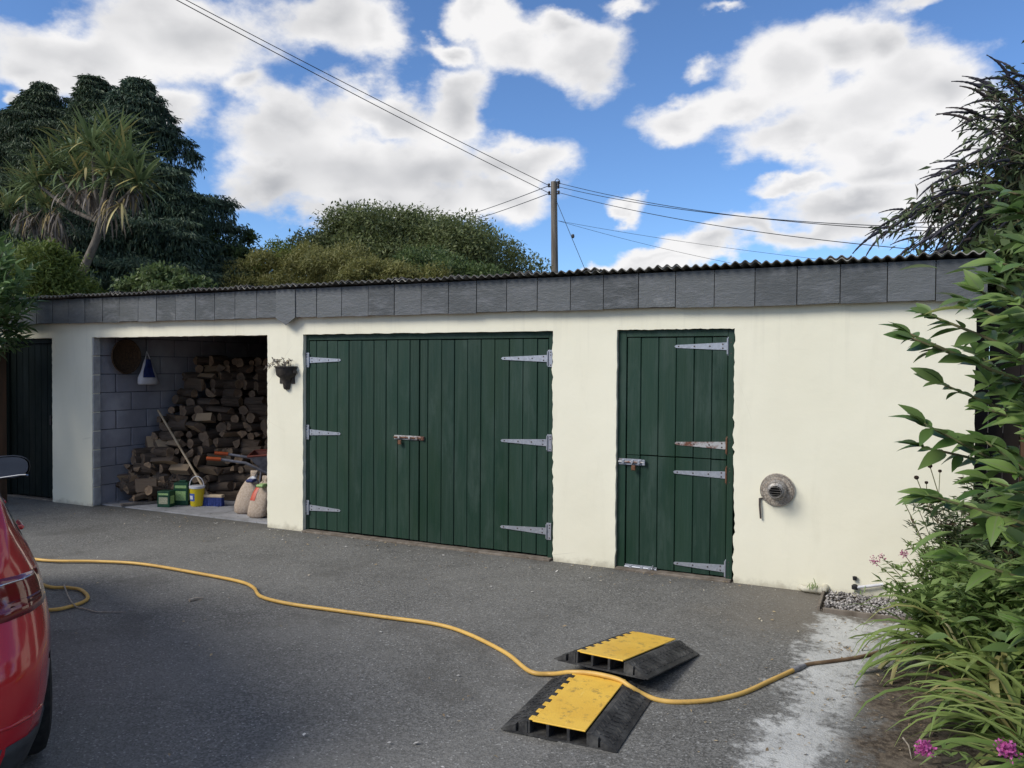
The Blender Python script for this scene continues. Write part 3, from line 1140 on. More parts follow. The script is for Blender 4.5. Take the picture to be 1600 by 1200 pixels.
def fascia():
    # backing board then the slates, each hung a little out of line
    MB().box(((XL + XR) / 2 + .02, -.035, 2.325), (XR - XL + .03, .05, .26)).build('fascia_board', M['timber'], shed)
    edges = [-6.878, -6.598, -6.308, -6.009, -5.744, -5.502, -5.226, -4.92, -4.601, -4.301, -4.003, -3.708, -3.417, -3.116, -2.82, -2.511, -2.214, -1.911, -1.604, -1.294, -.983, -.675, -.372, -.056, .254, .575]
    x = edges[0]
    pre = []
    while x > -11.3:
        x -= random.uniform(.285, .305)
        pre.append(x)
    edges = pre[::-1] + edges
    for a, b in zip(edges[:-1], edges[1:]):
        zb, zt = 2.192 + random.uniform(-.006, .005), 2.478
        pointed = abs(a + 5.744) < .01
        y = -.066 + random.uniform(-.003, .002)
        tilt = random.uniform(-.004, .004)
        g = .0035
        if pointed:
            poly = [(a + g, zb - .005), (a + .012, zb - .015), ((a + b) / 2 + .012, zb - .082), (b + .012, zb - .006), (b - g + .01, zt), (a + g, zt)]
            y -= .009
        else:
            n = 5
            low = [(a + g + (b - a - 2 * g) * i / n, zb + random.uniform(-.0022, .0022) + tilt * (i / n - .5)) for i in range(n + 1)]
            poly = low + [(b - g, zt), (a + g, zt)]
        ty = random.uniform(0, .004)
        mb = MB().prism(poly, lambda u, v, w: (u, w + ty * (2.47 - v) / -.28, v), y - .007, y)
        o = mb.build('slate', M['slate'], shed)
        if pointed:
            o['label'] = 'slate with a pointed lower end'
    # corrugated sheets, each lapping two waves over the next one
    pitch, amp = .0762, .0118
    cover, lap = .64, .155
    x = XL - .03
    k = 0
    while x < XR - .02:
        x1 = min(x + cover + lap, XR + .125)
        last = x + cover > XR - .02
        n = int((x1 - x) / pitch * 10)
        base_l = .003 * math.sin(k * 2.1)
        ys = [(-.135 + random.uniform(-.005, .005) - (.004 if k % 2 else 0), 2.514), (1.2, 2.40), (2.6, 2.28), (4.85, 2.09)]
        vs, fs = [], []
        for (yy, zz) in ys:
            for th in (0, -.0085):
                for i in range(n + 1):
                    xx = x + (x1 - x) * i / n
                    q = max(0.0, min(1.0, (xx - x - cover + .10) / .10))
                    vs.append((xx, yy - (.012 * q if yy < 0 else 0), zz + base_l + .011 * q + amp * math.sin(xx / pitch * 2 * math.pi) + th))
        row = n + 1
        mb = MB()
        for j in range(len(ys) - 1):
            for i in range(n):
                a = (2 * j) * row + i
                b = (2 * j + 1) * row + i
                fs.append((a, a + 1, a + 2 * row + 1, a + 2 * row))
                fs.append((b, b + 2 * row, b + 2 * row + 1, b + 1))
        mb.add(vs, fs)
        for i in range(n):
            pale = i < n * lap / (x1 - x) or (last and i > n - 44)
            mb.mat(1 if pale else 2)
            mb.add(vs, [(i, row + i, row + i + 1, i + 1)])
        mb.build('roof_sheet', [M['cement'], M['cement_edge'], M['cement_dull']], shed, True, weld=True)
        x += cover
        k += 1


fascia()


# ---- doors
def plank_door(name, x0, x1, z0, z1, xs, y, mat, label=None, split=None):
    """ledged back with V-jointed boards as children"""
    d = MB().box(((x0 + x1) / 2, y + .029, (z0 + z1) / 2), (x1 - x0 - .006, .022, z1 - z0 - .006)).build(name, M['hole'] if mat is None else mat, shed)
    if label:
        d['label'] = label
    for a, b in zip(xs[:-1], xs[1:]):
        c = .0045
        yy = y + random.uniform(-.0025, .0025)
        g = .0022
        poly = [(a + g, yy + c), (a + g + c, yy), (b - g - c, yy), (b - g, yy + c), (b - g, yy + .016), (a + g, yy + .016)]
        dz0, dz1 = random.uniform(-.003, .003), random.uniform(-.002, .002)
        MB().prism(poly, lambda u, v, w: (u, v, w), z0 + dz0, z1 + dz1).build('plank', mat, d)
    return d


def t_hinge(door, x, z, length, side, y, mats, hs=.062, plate=.15, pw=.045, rust_plate=False):
    """side +1: strap runs to +x from the knuckle at x; -1: to -x"""
    mb = MB()
    s = side
    poly = [(0, -hs / 2), (length * .97, -.012), (length, 0), (length * .97, .012), (0, hs / 2)]
    mb.prism([(x + s * u, z + v) for u, v in poly], lambda u, v, w: (u, w, v), y - .006, y - .0025)
    mb.mat(1 if rust_plate else 0)
    mb.box((x - s * .022, y - .0045, z), (pw, .006, plate), ch=.0015)
    mb.tube([(x - s * .001, y - .010, z - plate * .42), (x - s * .001, y - .010, z + plate * .42)], .008, 10)
    mb.mat(2)
    for t in (.09, .33, .62, .92):
        for v in ((-.016, .016) if t < .2 else (0,)):
            mb.lathe([(0.0001, .0035), (.0045, .003), (.007, 0)], 8, Matrix.Translation((x + s * length * t, y - .006, z + v)) @ Matrix.Rotation(R(90), 4, 'X'))
    for v in (-.058, 0.03, .055):
        mb.lathe([(0.0001, .0035), (.0045, .003), (.0065, 0)], 8, Matrix.Translation((x - s * .028, y - .0075, z + v)) @ Matrix.Rotation(R(90), 4, 'X'))
    return mb.build('hinge', mats, door)


def bolt_lock(door, x0, x1, z, y, mats, plate_h=.036, name='bolt', lock=None, handle=None):
    mb = MB()
    mb.box(((x0 + x1) / 2 - .01, y - .003, z), (x1 - x0 - .03, .005, plate_h), ch=.001)
    mb.mat(1)
    mb.tube([(x0 + .005, y - .013, z), (x1, y - .013, z)], .0075, 8)
    mb.mat(0)
    for q in (.2, .55, .8):
        xx = x0 + (x1 - x0) * q
        mb.box((xx, y - .014, z), (.022, .020, plate_h * .62), ch=.003)
    mb.box((x1 - .006, y - .010, z), (.024, .018, plate_h * .9), ch=.002)
    if handle is not None:
        mb.mat(1)
        mb.tube([(handle, y - .013, z), (handle, y - .03, z + .004), (handle + .003, y - .033, z + .035)], .005, 6)
    o = mb.build(name, mats, door)
    if lock is not None:
        p = MB().box((lock, y - .026, z - .047), (.036, .018, .042), ch=.004)
        p.mat(1)
        p.tube([(lock - .010, y - .026, z - .028), (lock - .010, y - .026, z - .008), (lock, y - .026, z + .001), (lock + .010, y - .026, z - .008), (lock + .010, y - .026, z - .028)], .003, 6)
        q = p.build('padlock', [M['rust'], M['bolt']], door)
    return o


def frame(x0, x1, top, wl, wr, wt, y0, y1, mat, name):
    mb = MB()
    yc, dy = (y0 + y1) / 2, y1 - y0
    mb.box((x0 + wl / 2, yc, top / 2), (wl, dy, top), ch=.003)
    mb.box((x1 - wr / 2, yc, top / 2), (wr, dy, top), ch=.003)
    mb.box(((x0 + wl + x1 - wr) / 2, yc + .001, top - wt / 2), (x1 - wr - x0 - wl, dy, wt), ch=.003)
    return mb.build(name, mat, shed)


def fx(px, py=690):
    return P(px, py, .045).x


Y_G = .045
frame(OPEN_G[0] + .004, OPEN_G[1] - .004, Z_DOOR - .004, .035, .05, .055, Y_G - .002, .10, M['green'], 'garage_door_frame')
mid = fx(655)
gx0, gx1 = OPEN_G[0] + .044, OPEN_G[1] - .058
lx = [gx0] + [fx(q) for q in (494, 511, 527, 545, 565, 584, 603, 621, 640)] + [mid - .004]
rx = [mid + .004] + [fx(q) for q in (668, 689.5, 709.5, 730, 751, 772.5, 795, 816.5, 839)] + [gx1]
gl = plank_door('garage_door', gx0, mid - .004, .035, Z_DOOR - .068, lx, Y_G, M['green'])
gr = plank_door('garage_door', mid + .004, gx1, .035, Z_DOOR - .068, rx, Y_G, M['green'])
GALV = [M['galv'], M['rusty'], M['bolt']]
for z in (1.76, 1.02, .245):
    t_hinge(gl, gx0 + .004, z, .40, 1, Y_G - .002, GALV)
for z in (1.78, 1.035, .25):
    t_hinge(gr, gx1 - .004, z, .46, -1, Y_G - .002, GALV)
bolt_lock(gl, fx(616), fx(662), P(640, 684, .04).z, Y_G - .003, [M['rusty'], M['rust']], .04, 'bolt', lock=fx(627))
MB().box((fx(661.5), Y_G - .010, P(640, 684, .04).z), (.03, .018, .036), ch=.003).build('bolt_keep', M['rusty'], gr)

Y_S = .045
frame(OPEN_S[0] + .004, OPEN_S[1] - .004, Z_DOOR - .004, .07, .05, .055, Y_S - .012, .10, M['green'], 'stable_door_frame')
sx = [OPEN_S[0] + .078] + [fx(q, 640) for q in (1001, 1028.5, 1056, 1084, 1112)] + [OPEN_S[1] - .056]
ZS = P(1050, 714, .045).z
su = plank_door('stable_door', sx[0], sx[-1], ZS + .006, Z_DOOR - .066, sx, Y_S, M['green'], 'upper half of the stable door')
sl = plank_door('stable_door', sx[0], sx[-1], .03, ZS - .004, sx, Y_S, M['green'], 'lower half of the stable door')
t_hinge(su, sx[-1] - .004, P(1130, 541, .045).z, .43, -1, Y_S - .002, GALV)
t_hinge(su, sx[-1] - .004, P(1130, 696, .045).z, .42, -1, Y_S - .002, [M['rusty'], M['rust'], M['bolt']], rust_plate=True)
t_hinge(sl, sx[-1] - .004, P(1130, 742, .045).z, .43, -1, Y_S - .002, [M['galv'], M['rust'], M['bolt']], rust_plate=True, hs=.058)
t_hinge(sl, sx[-1] - .004, P(1130, 888, .045).z, .42, -1, Y_S - .002, GALV)
bolt_lock(sl, fx(967, 722), fx(1008, 722), P(985, 721.5, .03).z, Y_S - .014, [M['galv'], M['rusty']], .052, 'bolt', lock=fx(992, 722))
bolt_lock(sl, fx(976, 886), fx(1026, 888), P(1000, 887, .03).z, Y_S - .004, [M['galv'], M['galv']], .036, 'bolt', handle=fx(1021, 886))

Y_D = .07
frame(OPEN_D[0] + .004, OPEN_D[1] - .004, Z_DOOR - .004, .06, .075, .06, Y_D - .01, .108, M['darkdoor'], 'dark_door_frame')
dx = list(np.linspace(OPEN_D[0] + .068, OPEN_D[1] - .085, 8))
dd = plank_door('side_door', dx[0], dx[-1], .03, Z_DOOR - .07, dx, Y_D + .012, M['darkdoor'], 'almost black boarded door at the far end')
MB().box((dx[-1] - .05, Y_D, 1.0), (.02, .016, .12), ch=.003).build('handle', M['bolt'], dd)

# ------------------------------------------------------------------ wood store contents
STORE_X0, STORE_X1 = -8.66, -5.66


def log_mesh(kind, seed):
    rs = random.Random(seed)
    r = {'round': .062, 'half': .085, 'quarter': .095}[kind]
    n = 12
    if kind == 'round':
        out = [(r * math.cos(2 * math.pi * i / n) * rs.uniform(.9, 1.08), r * math.sin(2 * math.pi * i / n) * rs.uniform(.9, 1.08)) for i in range(n)]
        flat = set()
    elif kind == 'half':
        out = [(r * math.cos(math.pi * i / 7) * rs.uniform(.94, 1.05), r * math.sin(math.pi * i / 7) * rs.uniform(.94, 1.05) - r * .4) for i in range(8)]
        flat = {7}
    else:
        out = [(0, 0)] + [(r * math.cos(math.pi * .52 * i / 5) * rs.uniform(.94, 1.05), r * math.sin(math.pi * .52 * i / 5) * rs.uniform(.94, 1.05)) for i in range(6)]
        out = [(x - r * .42, y - r * .42) for x, y in out]
        flat = {0, 6}
    m = len(out)
    L = .26
    mb = MB()
    rings = []
    for k, y in enumerate((-L / 2, -.02, L / 2)):
        rings += [(x * rs.uniform(.95, 1.05), y + (rs.uniform(-.012, .012) if k != 1 else 0), z * rs.uniform(.95, 1.05)) for x, z in out]
    sides, flats = [], []
    for k in range(2):
        for i in range(m):
            q = (k * m + i, k * m + (i + 1) % m, (k + 1) * m + (i + 1) % m, (k + 1) * m + i)
            (flats if i in flat else sides).append(q)
    mb.add(rings, sides)
    mb.mat(1)
    mb.add(rings, flats)
    mb.mat(2)
    mb.add(rings, [tuple(range(m))[::-1], tuple(2 * m + i for i in range(m))])
    me = bpy.data.meshes.new('log')
    me.from_pydata(mb.v, [], mb.f)
    for q in ('bark', 'split', 'endgrain'):
        me.materials.append(M[q])
    me.polygons.foreach_set('material_index', mb.mi)
    bm = bmesh.new()
    bm.from_mesh(me)
    bmesh.ops.remove_doubles(bm, verts=bm.verts, dist=1e-5)
    bmesh.ops.recalc_face_normals(bm, faces=bm.faces)
    bm.to_mesh(me)
    bm.free()
    return me


LOGS = {k: [log_mesh(k, 100 + i * 7 + len(k)) for i in range(4)] for k in ('round', 'half', 'quarter')}
LOG_LABEL = {
    'round_end': 'round log with its sawn end facing out of the tall stack',
    'split_end': 'split log with its sawn end facing out of the tall stack',
    'side': 'log lying sideways along the face of the tall stack',
    'heap': 'log tumbled at an angle in the loose heap by the jamb',
}


LOG_LIST = []


def put_log(kind, p, rot, cls, sc):
    LOG_LIST.append((kind, Vector(p), rot, cls, sc))


def seen_in_opening(p):
    d = p - CAM
    t = (WALL_T - CAM.y) / d.y
    q = CAM + d * t
    return OPEN_W[0] - .25 < q.x < OPEN_W[1] + .12 and q.z < Z_DOOR + .1


def place_logs(cap):
    LOG_LIST.sort(key=lambda q: (not seen_in_opening(q[1]), (q[1] - CAM).length))
    rest = MB()
    for n, (kind, p, rot, cls, sc) in enumerate(LOG_LIST):
        me = random.choice(LOGS[kind])
        if n < cap and seen_in_opening(p):
            o = bpy.data.objects.new('log', me)
            COL.objects.link(o)
            o.location = p
            o.rotation_euler = rot
            o.scale = sc
            tag(o, LOG_LABEL[cls], 'log', 'firewood logs in the open wood store')
        else:
            m = Matrix.LocRotScale(p, __import__('mathutils').Euler(rot), Vector(sc))
            for pl in me.polygons:
                rest.mat(pl.material_index)
                rest.add([m @ me.vertices[v].co for v in pl.vertices], [tuple(range(len(pl.vertices)))])
    o = stuff(rest.build('log_pile', [M['bark'], M['split'], M['endgrain']], weld=True))
    tag(o, 'dim logs at the top and right of the stack running back into the dark', 'logs')


def logs():
    count = 0
    fill = []
    tiers = 17
    z = .015
    for t in range(tiers):
        h = random.uniform(.104, .122)
        yf = .36 + .84 * max(0, z - .35)        # the face of the stack leans back
        x = STORE_X0 + .10 + (0 if z > .45 else .0)
        while x < STORE_X1 - .08:
            front = yf + .62 * min(2.3, x - STORE_X0) + random.uniform(-.06, .05)
            limit = 2.12 - .10 * max(0, x + 7.6) - .02 * t * 0
            if z > limit:
                x += .2
                continue
            q = random.random()
            if q < .80:
                kind = random.choices(('round', 'half', 'quarter'), (.62, .20, .18))[0]
                s = random.uniform(.62, 1.12)
                w = {'round': .128, 'half': .155, 'quarter': .13}[kind] * s
                rot = (random.uniform(-.16, .16), random.uniform(0, 6.28), random.uniform(-.45, .65))
                put_log(kind, (x + w / 2, front + .10, z + h / 2 + random.uniform(-.016, .016)), rot, 'round_end' if kind == 'round' else 'split_end', (s, random.uniform(.8, 1.25), s))
                x += w * random.uniform(.86, .98)
            else:
                kind = random.choice(('half', 'quarter', 'round'))
                s = random.uniform(.8, 1.15)
                ln = random.uniform(.85, 1.3)
                rot = (random.uniform(-.12, .12), random.uniform(0, 6.28), R(90) + random.uniform(-.3, .3))
                put_log(kind, (x + .13 * ln, front + .03, z + h / 2), rot, 'side', (s, ln, s))
                x += .26 * ln * .97
            fill.append((x, front + .34, z + h / 2))
            count += 1
        z += h * .93
    # the loose heap at the front left
    for k in range(66):
        u = random.random() ** .8
        hx = STORE_X0 + .08 + random.uniform(0, .66) * (1 - .35 * u)
        hy = .26 + random.uniform(0, .45) + .3 * u
        hz = .05 + u * .52 * max(.25, 1 - (hx - STORE_X0) * .55)
        kind = random.choice(('half', 'quarter', 'round', 'quarter'))
        s = random.uniform(.62, .98)
        put_log(kind, (hx, hy, hz), (random.uniform(-.5, .5), random.uniform(0, 6.28), random.uniform(-1.4, 1.4)), 'heap', (s, random.uniform(.8, 1.2), s))
        count += 1
    # deeper rows, out of reach of the light: one mass
    mb = MB()
    for (x, y, zz) in fill:
        for dy in (.02, .32):
            mb.tube([(x, y + dy, zz), (x + random.uniform(-.03, .03), y + dy + .26, zz + random.uniform(-.02, .02))], random.uniform(.05, .068), 7)
    o = stuff(mb.build('log_pile', [M['bark']]))
    tag(o, 'darker rows of logs deep behind the face of the stack', 'logs')
    return count


N_LOGS = logs()
place_logs(296)

# plank on the floor in front of the heap
a, b = Vector((-8.28, .10, .033)), Vector((-7.98, .62, .033))
mb = MB()
dirn = (b - a)
mb.box((0, 0, 0), (dirn.length, .06, .028), ch=.003)
o = mb.build('floor_batten', M['timber'], None, loc=(a + b) / 2)
o.rotation_euler = (0, 0, math.atan2(dirn.y, dirn.x))
tag(o, 'grey timber batten lying on the floor in front of the log heap', 'batten')


def carton(name, label, x, y, w, d, h, rz, front, top=None):
    t = thing(name, label, 'carton', (x, y, .016), rz, local=True)
    b = MB().box((0, 0, h / 2), (w, d, h), ch=.004).build('body', M['greenbox'], t, loc=(0, 0, 0))
    MB().box((0, -d / 2 - .0015, h * .42), (w * .72, .002, h * .42)).build('front_label', M[front], t, loc=(0, 0, 0))
    MB().box((0, -d / 2 - .0015, h * .82), (w * .80, .002, h * .12)).build('front_band', M['lime'], t, loc=(0, 0, 0))
    MB().box((w / 2 + .0015, 0, h * .45), (.002, d * .7, h * .5)).build('side_label', M['lime'], t, loc=(0, 0, 0))
    if top:
        MB().box((0, 0, h + .012), (w * .5, d * .22, .024), ch=.006).build('carry_handle', M['greenbox'], t, loc=(0, 0, 0))
    return t


carton('feed_carton', 'small green carton with a pale front label, nearest the log heap', -7.80, .34, .155, .12, .19, R(18), 'beige')
carton('feed_carton', 'taller green carton with a carry handle beside the yellow tub', -7.74, .54, .175, .13, .27, R(22), 'lime', True)


def tub():
    x, y = -7.52, .55
    t = thing('tub', 'yellow tub with white lid and raised white handle', 'tub', (x, y, .016), R(20), local=True)
    MB().lathe([(0.0001, 0), (.070, 0), (.075, .01), (.084, .215), (.086, .22)], 28).build('body', M['yelltub'], t, True, loc=(0, 0, 0))
    MB().lathe([(.084, .212), (.091, .214), (.092, .238), (.086, .242), (0.0001, .240)], 28).build('lid', M['white'], t, True, loc=(0, 0, 0))
    pts = [(.09 * math.cos(R(a)), -.01, .235 + .12 * math.sin(R(a))) for a in range(0, 181, 15)]
    MB().tube(pts, .0055, 8).build('handle', M['white'], t, True, loc=(0, 0, 0))
    MB().lathe([(.0788, .065), (.0822, .155)], 14, None, False, (R(205), R(275))).build('label', M['bluelabel'], t, True, loc=(0, 0, 0))
    MB().lathe([(.0795, .085), (.0825, .13)], 10, Matrix.Scale(1.004, 4), False, (R(220), R(260))).build('label_print', M['white'], t, True, loc=(0, 0, 0))


tub()


def broom():
    p0 = G(306, 792)
    p1 = G(343, 780)
    c = Vector((-7.42, .62, 0))
    ang_ = R(16)
    t = thing('broom', 'yard broom with blue bristles and long pale handle leaning on the logs', 'broom', c, ang_, local=True)
    MB().box((0, 0, .135), (.40, .07, .034), ch=.006).build('head', M['broomwood'], t, loc=(0, 0, 0))
    mb = MB()
    rr = random.Random(4)
    for i in range(26):
        for j in range(4):
            x, y = -.185 + i * .0148, -.025 + j * .0167
            mb.tube([(x, y, .12), (x * 1.02 + rr.uniform(-.006, .006), y * 1.5 + rr.uniform(-.006, .006), .012 + rr.uniform(0, .008))], [.0065, .0085], 5)
    stuff(mb.build('bristles', M['blueplastic'], t, loc=(0, 0, 0)))
    top = P(247, 641, .84)
    inv = (Matrix.Translation(c) @ Matrix.Rotation(ang_, 4, 'Z')).inverted()
    MB().tube([(0.0, 0.0, .14), inv @ top], .0135, 10).build('handle', M['broomwood'], t, True, loc=(0, 0, 0))


broom()


def barrow():
    # handles towards the log heap, tray half hidden behind the pillar
    g1 = P(328, 711, 1.05)
    g2 = P(300, 703, 1.45)
    t = thing('wheelbarrow', 'old red and grey wheelbarrow with orange grips behind the pellet sacks', 'wheelbarrow', (-6.3, 1.1, .016), 0)
    ax = Vector((.8, .6, 0)).normalized()
    sdv = Vector((-.6, .8, 0)).normalized()
    c = Vector((-6.52, 1.14, .016))
    zc = Vector((0, 0, 1))

    def L(u, v, w):
        return c + ax * u + sdv * v + zc * w
    for s in (-1, 1):
        pts = [L(-.84, s * .285, .60), L(-.55, s * .27, .55), L(-.2, s * .22, .36), L(.35, s * .09, .22), L(.55, s * .07, .20)]
        MB().tube(pts, .016, 8).build('handle_bar', M['barrowgrey'], t, True)
        MB().tube([L(-.98, s * .29, .612), L(-.82, s * .285, .598)], .022, 10).build('grip', M['orange'], t, True)
        MB().tube([L(-.42, s * .25, .48), L(-.48, s * .27, .0), L(-.36, s * .26, .0), L(-.22, s * .23, .36)], .013, 8).build('leg', M['barrowgrey'], t, True)
    mb = MB()
    top = [(-.52, -.33), (.42, -.31), (.56, -.14), (.56, .14), (.42, .31), (-.52, .33)]
    bot = [(-.30, -.2), (.20, -.18), (.26, -.08), (.26, .08), (.20, .18), (-.30, .2)]
    n = 6
    hz_ = lambda u: .63 + .06 * (u + .5)
    outer = [L(u, v, hz_(u)) for u, v in top] + [L(u, v, .37) for u, v in bot]
    inner = [L(u * .985, v * .985, hz_(u)) for u, v in top] + [L(u * .97, v * .97, .378) for u, v in bot]
    mb.add(outer, [(i, (i + 1) % n, n + (i + 1) % n, n + i) for i in range(n)] + [tuple(range(n, 2 * n))])
    mb.mat(1)
    mb.add(inner, [(i, n + i, n + (i + 1) % n, (i + 1) % n) for i in range(n)] + [tuple(range(n, 2 * n))[::-1]])
    mb.build('tray', [M['barrowgrey'], M['barrow']], t)
    MB().tube([L(u, v, hz_(u)) for u, v in top + top[:1]], .012, 8).build('tray_rim', M['barrow'], t, True)
    w = MB().lathe([(.09, -.03), (.17, -.045), (.19, -.02), (.19, .02), (.17, .045), (.09, .03)], 20, Matrix.Translation(L(.62, 0, .19)) @ sdv.to_track_quat('Z', 'Y').to_matrix().to_4x4(), False)
    w.build('wheel', M['tyre'], t, True)


barrow()


def sack(label, x, y, rz, lean, s, red):
    t = thing('pellet_sack', label, 'sack', (x, y, .016), rz, group='sacks of pellets by the pillar', local=True)
    rs = random.Random(int(abs(x) * 100))
    prof = [(0, .55), (.03, .92), (.12, 1.0), (.24, .97), (.34, .88), (.42, .66), (.47, .42), (.50, .22), (.54, .30), (.575, .34)]
    mb = MB()
    n = 18
    vs, fs = [], []
    for z, k in prof:
        for i in range(n):
            a = 2 * math.pi * i / n
            cx, cy = math.cos(a), math.sin(a)
            ex = math.copysign(abs(cx) ** .7, cx) * .15 * k * s + rs.uniform(-.006, .006)
            ey = math.copysign(abs(cy) ** .8, cy) * .085 * (k if z < .4 else k * .6) * s + rs.uniform(-.006, .006)
            vs.append((ex + lean * z * .6, ey + z * .12, z * s))
    for j in range(len(prof) - 1):
        for i in range(n):
            fs.append((j * n + i, j * n + (i + 1) % n, (j + 1) * n + (i + 1) % n, (j + 1) * n + i))
    fs += [tuple(range(n))[::-1], tuple((len(prof) - 1) * n + i for i in range(n))]
    mb.add(vs, fs)
    mb.build('bag', M['clearbag'], t, 'all', loc=(0, 0, 0))
    # printed panel that follows the front of the bag
    pm = MB()
    pv, pf = [], []
    js = [3, 4, 5] if red else [5, 6, 7]
    ii = [9, 10, 11, 12, 13] if red else [12, 13, 14, 15, 16]
    for j in js:
        for i in ii:
            v = Vector(vs[j * n + i])
            ctr = Vector((lean * prof[j][0] * .6, prof[j][0] * .12, v.z))
            pv.append(v + (v - ctr).normalized() * .004)
    m = len(ii)
    for j in range(len(js) - 1):
        for i in range(m - 1):
            pf.append((j * m + i, j * m + i + 1, (j + 1) * m + i + 1, (j + 1) * m + i))
    pm.add(pv, pf).build('printed_panel', M['redprint'] if red else M['white'], t, 'all', loc=(0, 0, 0))
    MB().box((lean * .33, -.005, .45 * s), (.09, .12, .035), ch=.012).build('fold', M['bluebag'] if not red else M['lime'], t, loc=(0, 0, 0))


sack('cream pellet sack standing upright with a white and blue neck', -6.66, .42, R(20), .28, .84, False)
sack('shorter pellet sack with red print standing beside the pillar edge', -6.36, .30, R(12), .22, .80, True)


def carrier_bag():
    c = Vector((-8.55, .72, 1.62))
    t = thing('carrier_bag', 'white and navy plastic bag hanging on the side wall', 'bag', (c.x, c.y, c.z - .17), 0)
    n = 14
    prof = [(-.17, .13, .045), (-.155, .155, .06), (-.08, .14, .06), (0, .105, .05), (.09, .07, .035), (.15, .045, .02)]
    vs, fs = [], []
    rs = random.Random(3)
    for z, wy, wx in prof:
        for i in range(n):
            a = 2 * math.pi * i / n
            vs.append((c.x + math.cos(a) * wx + rs.uniform(-.006, .006), c.y + math.sin(a) * wy + rs.uniform(-.008, .008), c.z + z))
    k = len(prof)
    mb = MB()
    for j in range(k - 1):
        mb.mat(0)
        mb.add(vs, [(j * n + i, j * n + (i + 1) % n, (j + 1) * n + (i + 1) % n, (j + 1) * n + i) for i in range(n)])
    mb.add(vs, [tuple(range(n))[::-1]])
    mb.build('bag_body', [M['white']], t, 'all', weld=True)
    pv, pf = [], []
    for j in (2, 3, 4, 5):
        for i in (12, 13, 14, 15):
            v = Vector(vs[j * n + i % n])
            pv.append(Vector((c.x, c.y, v.z)) + (v - Vector((c.x, c.y, v.z))) * 1.06)
    m = 4
    for j in range(3):
        for i in range(m - 1):
            pf.append((j * m + i, j * m + i + 1, (j + 1) * m + i + 1, (j + 1) * m + i))
    MB().add(pv, pf).build('printed_panel', M['bluebag'], t, 'all')
    MB().tube([(c.x, c.y - .04, c.z + .14), (c.x - .02, c.y, c.z + .25), (c.x, c.y + .04, c.z + .14)], .006, 6).build('handle', M['white'], t, True)


carrier_bag()


def basket():
    c = Vector((-8.60, .40, 1.80))
    t = thing('wicker_basket', 'round shallow brown basket hung on the side wall under the lintel', 'basket', c, 0)
    m = Matrix.Translation(c) @ Matrix.Rotation(R(90), 4, 'Y')
    MB().lathe([(.0001, 0), (.10, .004), (.165, .02), (.20, .055), (.208, .06), (.195, .048), (.155, .012), (.09, .0)], 26, m).build('bowl', M['wicker'], t, True)
    MB().lathe([(.196, .052), (.208, .046), (.216, .058), (.208, .07), (.196, .064), (.196, .052)], 26, m).build('rim', M['wicker'], t, True)


basket()


# ------------------------------------------------------------------ things on the facade
def planter():
    c = P(439, 575, -.10)
    t = thing('wall_planter', 'dark wall planter with straggly dying plant on the pillar beside the wood store', 'planter', (c.x, -.001, 1.45), 0)
    zt = P(440, 573, -.10).z
    prof = [(.028, -.235), (.04, -.22), (.048, -.16), (.065, -.125), (.098, -.10), (.112, -.085), (.122, -.01), (.135, -.006), (.135, .006), (.112, .006), (.10, -.03), (.0001, -.035)]
    m = Matrix.Translation((c.x, -.004, zt))
    MB().lathe(prof, 20, m, False, (R(180), R(360))).build('bowl', M['terracotta'], t, True)
    MB().box((c.x, -.004, zt - .09), (.2, .006, .17), ch=.002).build('back_plate', M['terracotta'], t)
    MB().box((c.x + .125, -.035, zt - .05), (.04, .04, .04), ch=.01).build('lug', M['terracotta'], t)
    mb = MB()
    rs = random.Random(11)
    V = []
    for k in range(16):
        a = R(rs.uniform(180, 360))
        r = rs.uniform(.05, .16)
        b = Vector((c.x + rs.uniform(-.07, .05), -.06 + rs.uniform(-.03, .03), zt - .03))
        left = rs.uniform(-.22, .13)
        e = b + Vector((left, rs.uniform(-.06, .02), rs.uniform(.02, .12)))
        mdl = b.lerp(e, .5) + Vector((0, 0, .04))
        if left < -.13:
            e.z -= .07
        mb.tube([b, mdl, e], [.0035, .003, .0015], 5)
        for q in range(9):
            V.append(mdl.lerp(e, rs.random()))
    mb.build('plant_stem', M['twig'], t)
    p = np.array(V)
    VV, FF = leaf_geo(p, rand_dir(len(p)), rand_dir(len(p)), .028, .012)
    stuff(mesh_np('plant_leaves', VV, FF, M['deadleaf'], t))


planter()


